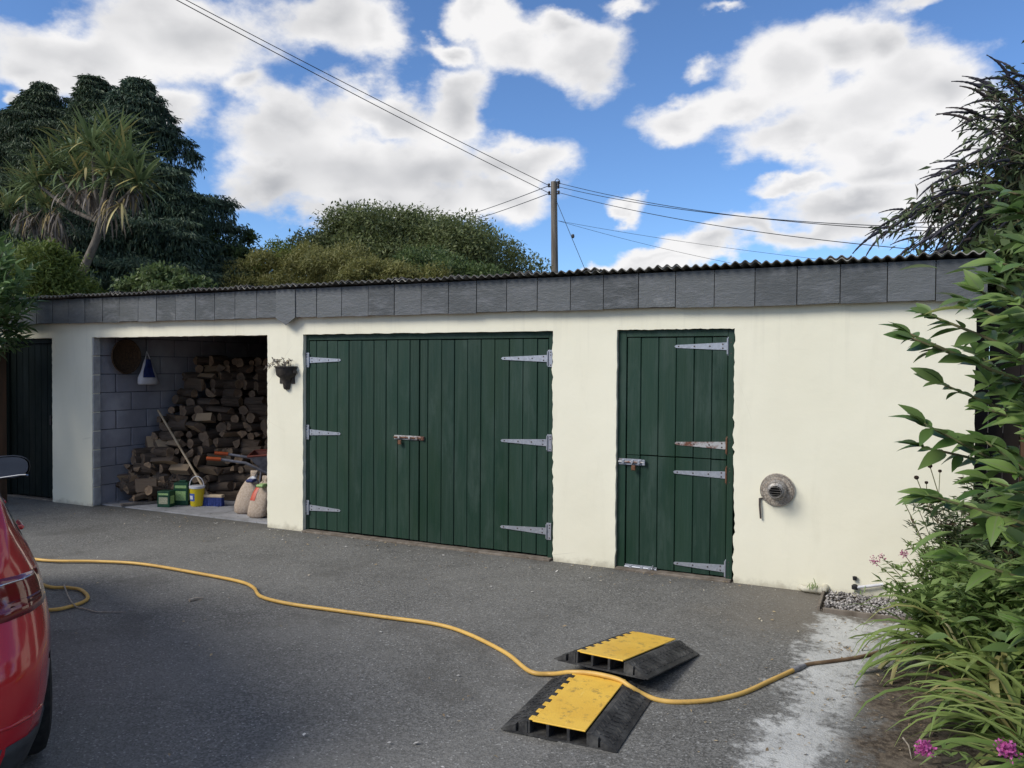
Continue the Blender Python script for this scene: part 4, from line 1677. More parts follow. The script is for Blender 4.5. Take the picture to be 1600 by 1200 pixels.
def flue():
    c = P(1213, 767, -.07)
    t = thing('boiler_flue', 'round caged boiler flue outlet with small strap on the cream wall', 'flue', (c.x, 0, c.z), 0)
    m = Matrix.Translation((c.x, 0, c.z)) @ Matrix.Rotation(R(90), 4, 'X')
    MB().lathe([(.0001, .002), (.118, .002), (.128, .006), (.128, .014), (.120, .016), (.05, .018)], 40, m).build('wall_plate', M['plate'], t, True)
    # outer drum and inner pipe
    MB().lathe([(.078, .016), (.070, .05), (.062, .088), (.051, .094)], 36, m).build('drum', M['flue'], t, True)
    mb = MB()
    mb.lathe([(.050, .02), (.050, .115), (.046, .118), (.046, .05)], 30, m)
    mb.mat(1)
    mb.lathe([(.046, .05), (.0001, .05)], 30, m)
    mb.build('pipe', [M['flue'], M['hole']], t, True)
    cg = MB()
    prof = [(.122, .012), (.122, .06), (.112, .10), (.085, .135), (.045, .155)]
    for u in (-.036, -.018, 0, .018, .036):
        q = math.sqrt(.045 ** 2 - u * u)
        cg.tube([m @ Vector((-q, u, .155)), m @ Vector((q, u, .155))], .0014, 5)
    for k in range(16):
        a = 2 * math.pi * k / 16
        cg.tube([m @ Vector((r * math.cos(a), r * math.sin(a), z)) for r, z in prof], .0014, 5, False)
    for r, z in ((.122, .03), (.122, .058), (.115, .095), (.098, .122), (.074, .141), (.044, .155)):
        cg.tube([m @ Vector((r * math.cos(2 * math.pi * i / 28), r * math.sin(2 * math.pi * i / 28), z)) for i in range(29)], .0014, 5, False)
    cg.build('wire_guard', M['guardwire'], t, True)
    p = P(1187, 779, -.01)
    q = P(1186, 810, -.02)
    MB().tube([(p.x + .03, -.004, p.z + .005), (p.x, -.012, p.z), (p.x + .002, -.02, p.z - .05), (q.x + .012, -.018, q.z)], [.006, .008, .0075, .007], 8).build('strap', M['bolt'], t, True)
    for (px, py) in ((1195.5, 752), (1236, 757)):
        w = P(px, py, 0)
        MB().lathe([(.0001, .006), (.005, .005), (.006, 0)], 8, Matrix.Translation((w.x, 0, w.z)) @ Matrix.Rotation(R(90), 4, 'X')).build('screw', M['bolt'], t)


flue()


def pipes():
    a = P(1255, 921, -.05)
    b = P(1289, 919, -.05)
    t = thing('drain_pipe', 'short cream painted elbow pipe lying at the foot of the wall', 'pipe', (a.x, -.05, 0), 0)
    MB().tube([(a.x - .02, -.01, .03), (a.x + .01, -.05, .032), (b.x - .03, -.055, .034), (b.x - .005, -.05, .04), (b.x + .003, -.02, .048), (b.x + .003, 0, .05)], .024, 12).build('pipe', M['pvc'], t, True)
    MB().tube([(b.x - .045, -.0545, .034), (b.x - .02, -.054, .036)], .028, 12).build('collar', M['pvc'], t, True)
    c, d = P(1338, 918, -.04), P(1380, 916, -.04)
    t = thing('condensate_pipe', 'thin white pipe along the wall foot above the gravel', 'pipe', (c.x, -.04, .05), 0)
    MB().tube([(c.x, -.035, c.z), (c.x + .08, -.035, c.z + .018), (d.x, -.03, d.z + .012)], .011, 10).build('pipe', M['white'], t, True)
    MB().lathe([(.0001, 0), (.022, .004), (.024, .03), (.012, .04), (.0001, .04)], 12, Matrix.Translation((c.x - .01, -.03, c.z - .02))).build('end_cap', M['black'], t, True)
    MB().lathe([(.0001, 0), (.014, .004), (.016, .03), (.0001, .035)], 12, Matrix.Translation((c.x - .012, -.02, c.z + .045))).build('stop_tap', M['black'], t, True)


pipes()


# ------------------------------------------------------------------ gravel strip with its edging
def gravel():
    x0, x1 = G(1284, 948).x, 1.2
    y0, y1 = -.50, -.03
    n = 2600
    p = np.stack([rng.uniform(x0 + .02, x1, n), rng.uniform(y0 + .02, y1, n), rng.uniform(.012, .035, n)], 1)
    ico = np.array([(1, 0, 0), (-1, 0, 0), (0, 1, 0), (0, -1, 0), (0, 0, 1), (0, 0, -1)], float)
    tri = np.array([(0, 2, 4), (2, 1, 4), (1, 3, 4), (3, 0, 4), (2, 0, 5), (1, 2, 5), (3, 1, 5), (0, 3, 5)])
    s = rng.uniform(.006, .015, (n, 1, 3)) * np.array([1.1, 1.1, .8])
    V = p[:, None, :] + ico[None] * s + rng.normal(size=(n, 6, 3)) * .0022
    Fq = (tri[None] + 6 * np.arange(n)[:, None, None]).reshape(-1, 3)
    o = stuff(mesh_np('gravel', V.reshape(-1, 3), Fq, M['gravel']))
    tag(o, 'strip of pale gravel chippings along the foot of the wall', 'gravel')
    MB().box(((x0 + x1) / 2, (y0 + y1) / 2, .004), (x1 - x0, y1 - y0, .016)).build('gravel_bed', M['soil'])['kind'] = 'structure'
    k = MB().box(((x0 + x1) / 2 + .02, y0 - .012, .012), (x1 - x0, .022, .045), ch=.004).build('edging_board', M['timber'])
    tag(k, 'long low timber board edging the gravel strip', 'edging')
    k = MB().box((x0 - .012, (y0 + y1) / 2, .012), (.022, y1 - y0 - .02, .05), ch=.004).build('edging_board', M['timber'])
    tag(k, 'short end board closing the gravel strip at the pipe end', 'edging')


gravel()


# ------------------------------------------------------------------ cable ramps
def ramp(label, origin, yaw_, pitch_, roll_, L=.66):
    t = thing('cable_ramp', label, 'cable ramp', origin, 0, group='cable ramps on the drive', local=True)
    t.rotation_euler = (pitch_, roll_, yaw_)
    W, H = .56, .072
    hw, li = W / 2, .150             # half width, half width of the raised middle
    # base: floor, two ramps with toothed ends, channel walls
    def sweep(poly, a, b, name, mat):
        return MB().prism(poly, lambda u, v, w: (u, w, v), a, b).build(name, mat, t, loc=(0, 0, 0))
    sweep([(-hw + .02, 0), (hw - .02, 0), (hw - .02, .010), (-hw + .02, .010)], 0.0, L, 'base_plate', M['rubber'])
    for s in (-1, 1):
        mb = MB()
        poly = [(s * li, .0102), (s * (hw - .004), .0102), (s * hw, .004), (s * hw, .011), (s * (li + .012), H - .004), (s * li, H - .004)]
        if s < 0:
            poly = poly[::-1]
        mb.prism(poly, lambda u, v, w: (u, w, v), .022, L - .022)
        # interlocking lug and notch at the ends
        k1 = [(s * (li + .055), .0105), (s * hw, .004), (s * hw, .011), (s * (li + .055), H * .62)]
        k2 = [(s * li, .0105), (s * (li + .042), .0105), (s * (li + .042), H * .72), (s * (li + .012), H - .005), (s * li, H - .005)]
        mb.prism(k1 if s > 0 else k1[::-1], lambda u, v, w: (u, w, v), -.004, .024)
        mb.prism(k2 if s > 0 else k2[::-1], lambda u, v, w: (u, w, v), .002, .024)
        mb.prism(k1 if s > 0 else k1[::-1], lambda u, v, w: (u, w, v), L - .024, L - .002)
        mb.prism(k2 if s > 0 else k2[::-1], lambda u, v, w: (u, w, v), L - .024, L + .004)
        o = mb.build('side_ramp', M['rubber'], t, loc=(0, 0, 0))
        # raised tread bars on the slope
        tb = MB()
        sl = math.atan2(H - .015, hw - li - .012)
        for row in range(3):
            for i in range(15):
                u = li + .03 + row * .032
                zz = (H - .004) - (u - li - .012) * math.tan(sl) + .0008
                y = .045 + i * (L - .09) / 14 + (.01 if row % 2 else 0)
                rm = Matrix.Rotation(s * sl, 3, 'Y') @ Matrix.Rotation(R(28 if (row % 2) else -28), 3, 'Z')
                tb.box((s * u, y, zz), (.028, .009, .0065), rm)
        tb.build('tread_bars', M['rubber'], t, loc=(0, 0, 0))['kind'] = 'stuff'
    cw = MB()
    for u in (-li + .006, -.05, .05, li - .006):
        cw.box((u, L / 2, .038), (.014, L - .012, .056), ch=.001)
    cw.build('channel_walls', M['rubber'], t, loc=(0, 0, 0))
    # lid: yellow plate whose left edge is a row of hinge knuckles
    lw = .138
    mb = MB()
    mb.box((.004, L / 2, H - .0015), (2 * lw - .020, L - .008, .007), ch=.0015)
    nk = 15
    for i in range(nk):
        y = .014 + (L - .028) * (i + .5) / nk
        if i % 2 == 0:
            mb.box((-lw + .003, y, H - .0013), (.024, (L - .028) / nk * .94, .0062), ch=.001)
    mb.build('lid', M['yellow'], t, loc=(0, 0, 0))
    kb = MB()
    for i in range(nk):
        y = .014 + (L - .028) * (i + .5) / nk
        if i % 2:
            kb.box((-lw + .001, y, H - .0022), (.020, (L - .028) / nk * .9, .005), ch=.001)
    kb.box((-lw - .010, L / 2, H - .006), (.012, L - .05, .008), ch=.001)
    kb.build('hinge_knuckles', M['rubber'], t, loc=(0, 0, 0))


ramp('black and yellow cable ramp lying flat on the asphalt under the hose', (-1.355, -3.15, .004), R(1.5), 0, 0)
ramp('black and yellow cable ramp tilted up on the end of the other one', (-1.395, -2.46, .091), R(-8), R(-7.0), R(-1.0), .74)


# ------------------------------------------------------------------ hose
def catmull(pts, n=10):
    pts = [Vector(p) for p in pts]
    out = []
    for i in range(len(pts) - 1):
        p0, p1, p2, p3 = pts[max(i - 1, 0)], pts[i], pts[i + 1], pts[min(i + 2, len(pts) - 1)]
        for k in range(n):
            t = k / n
            out.append(.5 * ((2 * p1) + (-p0 + p2) * t + (2 * p0 - 5 * p1 + 4 * p2 - p3) * t * t + (-p0 + 3 * p1 - 3 * p2 + p3) * t ** 3))
    out.append(pts[-1])
    return out


def hose():
    r = .0125
    g = lambda x, y, z=r + .006: G(x, y, z)
    # it starts behind the car, makes a loop beside it, and runs across the drive
    P1 = [Vector((-5.9, -3.15, r)), Vector((-5.6, -3.02, r)), g(75, 953), g(115, 946), g(137, 935), g(127, 922), g(105, 918), g(72, 915.5), Vector((-6.5, -2.35, r)), Vector((-7.3, -2.2, r)), Vector((-7.4, -2.02, r)),
          g(65, 875), g(150, 877), g(220, 881), g(300, 894), g(372, 908), g(396, 918), g(408, 932), g(450, 943), g(520, 953), g(600, 964), g(680, 975), g(730, 990), g(790, 1020), g(828, 1049), g(862, 1053, .02),
          G(890, 1050.5, .075), G(925, 1052, .091), G(965, 1061, .09), G(985, 1073, .072), G(1006, 1085, .035), g(1030, 1094), g(1062, 1097), g(1110, 1094), g(1160, 1083), g(1205, 1063), g(1240, 1047)]
    t = thing('garden_hose', 'long yellow hose snaking across the drive with a taped brown end', 'hose', G(560, 958), 0)
    MB().tube(catmull(P1, 7), r, 10).build('yellow_hose', M['hose'], t, 'all')
    P2 = [g(1240, 1047), g(1262, 1038), g(1300, 1033), g(1345, 1026), g(1385, 1015), g(1420, 1003, .03), g(1475, 990, .08)]
    MB().tube(catmull(P2, 7), .0105, 10).build('brown_hose', M['brownhose'], t, 'all')
    a, b = g(1239, 1047.5), g(1257, 1040)
    MB().tube([a, a.lerp(b, .2), a.lerp(b, .55), b], [.0145, .0172, .0168, .013], 12).build('taped_joint', M['tape'], t, True)


hose()


# ------------------------------------------------------------------ twigs and litter
def twigs():
    def tw(label, pts, r):
        o = MB().tube([G(x, y, z) for x, y, z in pts], [r] + [r * .8] * (len(pts) - 2) + [r * .4], 6).build('twig', M['twig'])
        tag(o, label, 'twig', 'twigs lying on the drive')
    tw('bleached forked twig leaning over the hose loop beside the car', [(100, 914, .03), (106, 930, .045), (112, 941, .04), (120, 949, .02)], .006)
    tw('long thin bleached twig on the asphalt beside the hose loop', [(110, 946, .012), (135, 952, .012), (150, 956, .01), (196, 956.5, .008)], .006)
    tw('short grey stick alone in the middle of the drive', [(296, 938, .012), (306, 935, .014), (318, 934, .01)], .011)
    tw('small bleached twig with a split end near the pink flower', [(1411, 1153, .025), (1420, 1165, .026), (1424, 1185, .024)], .004)


twigs()


def litter():
    # fallen leaves and bits, denser by the wall foot and by the bed
    pts = []
    for k in range(230):
        pts.append((random.uniform(-9, -.8), -abs(random.gauss(0, .35)) - .02))
    for k in range(230):
        pts.append((random.gauss(-.25, .35), random.uniform(-3.4, -.6)))
    for k in range(46):
        pts.append((random.gauss(-.26, .06), random.gauss(-1.30, .05)))
    for k in range(120):
        pts.append((random.uniform(-7, -.5), random.uniform(-4.6, -.2)))
    p = np.array([(x, y, .017) for x, y in pts])
    n = len(p)
    d = unit(np.stack([rng.normal(size=n), rng.normal(size=n), rng.normal(size=n) * .12], 1))
    nn = unit(np.array([0, 0, 1.]) + rng.normal(size=(n, 3)) * .25)
    L = rng.uniform(.008, .034, n)
    V, Fq = leaf_geo(p, d, nn, L, L * rng.uniform(.25, .6, n), .2)
    o = stuff(mesh_np('leaf_litter', V, Fq, M['litter']))
    tag(o, 'scattered dry fallen leaves and scraps on the drive', 'leaves')
    n = 1500
    x = np.concatenate([rng.uniform(-8.5, .2, 900), rng.normal(-3.5, 2.2, 600)])
    y = np.concatenate([-np.abs(rng.normal(0, .30, 900)) - .03, rng.uniform(-4.8, -.1, 600)])
    p = np.stack([x, y, np.full(n, .0105)], 1)
    d = unit(np.stack([rng.normal(size=n), rng.normal(size=n), rng.normal(size=n) * .05], 1))
    nn = unit(np.array([0, 0, 1.]) + rng.normal(size=(n, 3)) * .2)
    L = rng.uniform(.004, .012, n) * (1 + (rng.random(n) > .94) * 1.8)
    V, Fq = leaf_geo(p, d, nn, L, L * .7, .1)
    o = stuff(mesh_np('grit', V, Fq, M['grit']))
    tag(o, 'pale grit and flakes of paint on the asphalt', 'grit')


litter()


# ------------------------------------------------------------------ red car (tail to the viewer, right side towards the building)
def car():
    h = Vector((-.886, .463, 0)).normalized()
    rt = Vector((h.y, -h.x, 0))                # the car's right
    base = Vector((-3.40, -4.20, 0)) - rt * .90
    rz = math.atan2(h.y, h.x)
    t = thing('red_car', 'shiny red hatchback cut off at the picture edge with its tail towards the viewer', 'car', base, rz, local=True)

    def lerp_tab(tab, x):
        for (a, p), (b, q) in zip(tab[:-1], tab[1:]):
            if a <= x <= b:
                u = (x - a) / (b - a)
                return p + (q - p) * u
        return tab[0][1] if x < tab[0][0] else tab[-1][1]
    WT = [(-.82, .50), (-.805, .64), (-.77, .73), (-.70, .805), (-.60, .855), (-.45, .885), (-.25, .897), (0, .905), (.4, .895), (1.3, .892), (2.2, .898), (2.6, .90), (2.9, .87), (3.15, .78), (3.32, .64), (3.42, .45)]
    TT = [(-.82, .93), (-.72, 1.0), (-.6, 1.10), (-.45, 1.22), (-.28, 1.33), (-.1, 1.395), (.3, 1.43), (.9, 1.45), (1.3, 1.43), (1.6, 1.36), (2.0, 1.16), (2.3, 1.0), (2.45, .95), (2.9, .88), (3.2, .78), (3.36, .66), (3.42, .56)]
    GT = [(.18, .90), (.30, .955), (.42, .985), (.55, .995), (.66, 1.0), (.76, .985), (.86, .962), (.93, .935), (1.0, .890), (1.12, .835), (1.25, .785), (1.36, .73), (1.45, .64)]

    def zlow(x):
        z = .20
        for ax_ in (0, 2.60):
            q = .355 ** 2 - (x - ax_) ** 2
            if q > 0:
                z = max(z, .30 + math.sqrt(q))
        return z

    def S(x, z, side=-1, off=0.0):
        w = lerp_tab(WT, x) * lerp_tab(GT, z)
        if abs(x) < .42 and .3 < z < .85:
            w += .012 * math.cos(x / .42 * 1.57) * (1 - abs(z - .6) / .4 if abs(z - .6) < .4 else 0)
        shift = 0
        k = max(0.0, min(1.0, (-.25 - x) / .5))
        shift = k * (0 if z < .60 else min(.12, (z - .60) * .55))
        if z < .45:
            shift += k * (.45 - z) * .22
        return Vector((x + shift, side * (w + off), z))
    xs = sorted(set([-.82, -.805, -.785, -.77, -.735, -.70, -.65, -.6, -.52, -.45, -.38, -.355, -.33, -.28, -.2, -.1, 0, .1, .2, .28, .33, .355, .45, .65, .9, 1.2, 1.5, 1.8, 2.05, 2.2, 2.245, 2.27, 2.32, 2.4, 2.5, 2.6, 2.7, 2.8, 2.88, 2.93, 2.955, 3.05, 3.15, 3.25, 3.32, 3.38, 3.42]))
    K = 16
    vs, fs = [], []
    for x in xs:
        zt, zb = lerp_tab(TT, x), zlow(x)
        zs = [zb + (zt - zb) * (i / (K - 1)) for i in range(K)]
        ring = [S(x, z) for z in zs]
        wt = abs(ring[-1].y)
        ring += [Vector((ring[-1].x, -wt * q, zt + .018 * (1 - q * q))) for q in (.8, .4, 0)]
        full = ring + [Vector((p.x, -p.y, p.z)) for p in ring[::-1][1:]]
        vs += full
    n = len(vs) // len(xs)
    for j in range(len(xs) - 1):
        for i in range(n - 1):
            fs.append((j * n + i, j * n + i + 1, (j + 1) * n + i + 1, (j + 1) * n + i))
    fs.append(tuple(range(n)))
    fs.append(tuple((len(xs) - 1) * n + i for i in range(n))[::-1])
    o = MB().add(vs, fs).build('body', M['carpaint'], t, 'all', loc=(0, 0, 0))
    # dark inner wheel wells and underside
    MB().box((1.3, 0, .42), (3.9, 1.40, .36), ch=.03).build('underbody', M['cladding'], t, loc=(0, 0, 0))

    def patch(x0, x1, z0, z1, nx, nz, off, name, mat, side=-1, taper=0.0):
        pv, pf = [], []
        for layer in (off, -.012):
            for i in range(nx + 1):
                for j in range(nz + 1):
                    x = x0 + (x1 - x0) * i / nx
                    z = z0 + (z1 - z0) * j / nz
                    z += taper * (i / nx) * (1 - 2 * j / nz) * (z1 - z0)
                    pv.append(S(x, z, side, layer))
        row = nz + 1
        half = (nx + 1) * row
        for i in range(nx):
            for j in range(nz):
                a_ = i * row + j
                pf.append((a_, a_ + 1, a_ + row + 1, a_ + row))
        border = [i * row for i in range(nx + 1)] + [nx * row + j for j in range(1, row)] + [i * row + nz for i in range(nx - 1, -1, -1)] + [j for j in range(nz - 1, 0, -1)]
        for q in range(len(border)):
            a_, b_ = border[q], border[(q + 1) % len(border)]
            pf.append((a_, b_, b_ + half, a_ + half))
        return MB().add(pv, pf).build(name, mat, t, 'all', loc=(0, 0, 0))
    for s in (-1, 1):
        tl = patch(-.82, -.50, .765, .92, 14, 5, .010, 'tail_light', M['lens'], s, .14)
        patch(-.818, -.58, .806, .826, 12, 2, .0115, 'tail_light_band', M['lensdark'], s)
        patch(-.818, -.62, .893, .897, 12, 1, .0125, 'tail_light_trim', M['chrome'], s)
        patch(-.82, -.40, .205, .335, 14, 3, .008, 'bumper_skirt', M['cladding'], s)
        patch(-.81, -.62, .405, .418, 10, 1, .005, 'bumper_crease', M['carpaint'], s)
        patch(-.50, -.36, .55, .56, 4, 1, .002, 'bumper_seam', M['hole'], s)
        patch(-.12, 1.55, .975, 1.30, 14, 4, .004, 'side_window', M['carglass'], s, .12)
        for xd, nm in ((.55, 'door_handle'), (1.42, 'door_handle')):
            p = S(xd, .905, s, .030)
            MB().box(tuple(p), (.17, .022, .024), ch=.008).build(nm, M['carpaint'], t, loc=(0, 0, 0))
            MB().box((xd - .07, p.y - s * .015, .905), (.025, .04, .02), ch=.004).build('handle_base', M['carpaint'], t, loc=(0, 0, 0))
        # wheels
        for xa in (0, 2.60):
            m = Matrix.Translation((xa, s * .80, .318)) @ Matrix.Rotation(R(90) * (1 if s < 0 else -1), 4, 'X')
            w = MB().lathe([(.215, -.10), (.27, -.105), (.305, -.095), (.318, -.06), (.318, .07), (.306, .098), (.27, .11), (.222, .102)], 40, m).build('wheel', M['tyre'], t, True, loc=(0, 0, 0))
            rm = MB()
            rm.lathe([(.222, -.08), (.222, .098), (.205, .094), (.195, .02), (.06, .0), (.05, .06), (.0001, .065)], 30, m)
            for q in range(5):
                a_ = 2 * math.pi * q / 5
                rm.tube([m @ Vector((.04 * math.cos(a_), .04 * math.sin(a_), .06)), m @ Vector((.205 * math.cos(a_), .205 * math.sin(a_), .085))], [.034, .028], 6)
            rm.build('rim', M['alloy'], w, True, loc=(0, 0, 0))
        # mirror: shell, glass facing the tail
        mm = MB()
        cx, cy, cz = 1.92, s * .94, 1.045
        ring = []
        nseg = 18
        prof = [(-.045, 1.0), (-.02, 1.05), (.03, .95), (.07, .7), (.095, .35)]
        mv, mf = [], []
        for dx_, k in prof:
            for i in range(nseg):
                a_ = 2 * math.pi * i / nseg
                yy = math.copysign(abs(math.cos(a_)) ** .75, math.cos(a_)) * .118 * k
                zz = math.copysign(abs(math.sin(a_)) ** .8, math.sin(a_)) * .072 * k
                mv.append((cx + dx_, cy + s * yy, cz + zz - .02 * (1 if yy > 0 else 0) * 0))
        for j in range(len(prof) - 1):
            for i in range(nseg):
                mf.append((j * nseg + i, j * nseg + (i + 1) % nseg, (j + 1) * nseg + (i + 1) % nseg, (j + 1) * nseg + i))
        mf.append(tuple((len(prof) - 1) * nseg + i for i in range(nseg)))
        mr = mm.add(mv, mf).build('wing_mirror', M['black'], t, 'all', loc=(0, 0, 0))
        gv = [(cx - .040, cy + s * (v[1] - cy) * s * .93, cz + (v[2] - cz) * .92) for v in [Vector(q) for q in mv[:nseg]]]
        MB().add(gv, [tuple(range(nseg))]).build('mirror_glass', M['mirror'], mr, loc=(0, 0, 0))
        MB().tube([(cx - .046, cy + s * (math.cos(a_) * .108), cz - .058 + .006 * math.sin(a_ * 2)) for a_ in [0, .5, 1, 1.57, 2.1, 2.6, 3.1]], .005, 6).build('trim', M['chrome'], mr, loc=(0, 0, 0))
        MB().box((cx + .01, s * .89, cz - .05), (.07, .12, .04), ch=.01).build('mirror_arm', M['black'], t, loc=(0, 0, 0))
    # tail: rear window, badge-free boot handle strip, number plate recess, skirt
    def tail(y0, y1, z0, z1, off, name, mat):
        pv = []
        for z in (z0, z1):
            xx = -.82 + min(.12, max(0, z - .60) * .55)
            if z < .45:
                xx += (.45 - z) * .22
            pv += [(xx - off, y0, z), (xx - off, y1, z)]
        pv2 = [(q[0] + .02, q[1], q[2]) for q in pv]
        return MB().add(pv + pv2, [(0, 1, 3, 2), (4, 6, 7, 5), (0, 2, 6, 4), (1, 5, 7, 3), (0, 4, 5, 1), (2, 3, 7, 6)]).build(name, mat, t, loc=(0, 0, 0))
    tail(-.44, .44, .205, .335, .008, 'bumper_skirt', M['cladding'])
    tail(-.26, .26, .62, .74, .004, 'number_plate', M['yelltub'])
    rw = []
    for x in (-.70, -.30):
        zt = lerp_tab(TT, x)
        p = S(x, zt)
        wq = abs(p.y)
        rw.append([(p.x - .012, -wq * .8 * 1, zt + .022), (p.x - .012, wq * .8, zt + .022)])
    MB().add(rw[0] + rw[1] + [(q[0] + .01, q[1], q[2] - .03) for q in rw[0] + rw[1]], [(0, 1, 3, 2), (4, 6, 7, 5), (0, 2, 6, 4), (1, 5, 7, 3), (0, 4, 5, 1), (2, 3, 7, 6)]).build('rear_window', M['carglass'], t, loc=(0, 0, 0))


car()


# ------------------------------------------------------------------ utility pole and wires
def pole():
    Y = 21.0
    b, tp = P(867.5, 432, Y), P(865.5, 284, Y)
    t = thing('utility_pole', 'weathered wooden utility pole rising behind the roof', 'utility pole', (b.x, Y, 0), 0)
    MB().tube([(b.x, Y, -.2), (b.x, Y, 4), (tp.x, Y, tp.z)], [.15, .135, .112], 14).build('pole', M['pole'], t, True)
    for (px, py) in ((858, 290), (858.5, 302)):
        q = P(px, py, Y)
        MB().lathe([(.0001, -.07), (.045, -.06), (.05, -.02), (.03, -.005), (.055, .03), (.04, .07), (.0001, .08)], 12, Matrix.Translation((q.x, Y - .02, q.z))).build('insulator', M['porcelain'], t, True)
        MB().tube([(q.x, Y - .02, q.z - .05), (tp.x, Y, q.z - .05)], .018, 6).build('bracket', M['porcelain'], t)
    for (px, py) in ((872.5, 286), (872.5, 292), (873, 301)):
        q = P(px, py, Y)
        MB().lathe([(.0001, -.07), (.045, -.06), (.05, -.02), (.03, -.005), (.055, .03), (.04, .07), (.0001, .08)], 12, Matrix.Translation((q.x, Y - .02, q.z))).build('insulator', M['porcelain'], t, True)
        MB().tube([(q.x, Y - .02, q.z - .05), (tp.x, Y, q.z - .05)], .018, 6).build('bracket', M['porcelain'], t)
    lp = [P(867, 283, Y), P(870, 279.5, Y), P(874, 282, Y), P(875, 288, Y)]
    MB().tube(catmull(lp, 6), .014, 6).build('jumper_loop', M['wire'], t, True)

    def wire(label, a, b, sag, r=.013):
        a, b = Vector(a), Vector(b)
        pts = [a.lerp(b, i / 40) - Vector((0, 0, sag * 4 * (i / 40) * (1 - i / 40))) for i in range(41)]
        o = MB().tube(pts, r, 6).build('overhead_wire', M['wire'])
        tag(o, label, 'wire', 'overhead wires meeting at the pole')
    # towards the viewer and up to the left
    wire('lower of the two long wires slanting up left from the pole over the trees', P(858.5, 302, Y), P(40, -128, 5.0), .10, .012)
    wire('upper of the two long wires slanting up left from the pole over the trees', P(858, 290, Y), P(40, -134, 6.5), .10, .012)
    wire('upper of the two faint wires running down left from the pole to the round tree', P(858, 290, Y), P(640, 358, 38), .2, .014)
    wire('lower of the two faint wires running down left from the pole to the round tree', P(858.5, 302, Y), P(640, 367, 38), .2, .014)
    wire('topmost wire running right from the pole to the buddleia', P(873, 286, Y), P(1560, 365, 14), .35, .010)
    wire('middle wire running right from the pole to the buddleia', P(873, 292, Y), P(1560, 357, 14), .35, .010)
    wire('third wire down running right from the pole', P(873.5, 301, Y), P(1560, 400, 14), .3, .010)
    wire('faint low wire running right from halfway up the pole, the flatter one', P(872, 345, Y), P(1420, 419, 24), .15, .006)
    wire('faint low wire running right from halfway up the pole, the steeper one', P(872, 345, Y), P(1260, 432, 24), .15, .006)
    st = thing('stay_wire', 'slanting stay wire with egg insulator beside the pole', 'stay wire', P(918, 440, Y - 1), 0)
    a, b = P(869, 313, Y), P(922, 440, Y - 1)
    MB().tube([a, b, b + (b - a) * .8], .011, 6).build('wire', M['wire'], st)
    c = P(895, 369, Y - .5)
    MB().lathe([(.0001, -.08), (.05, -.06), (.065, 0), (.05, .06), (.0001, .08)], 12, Matrix.Translation(c)).build('insulator', M['porcelain'], st, True)


pole()


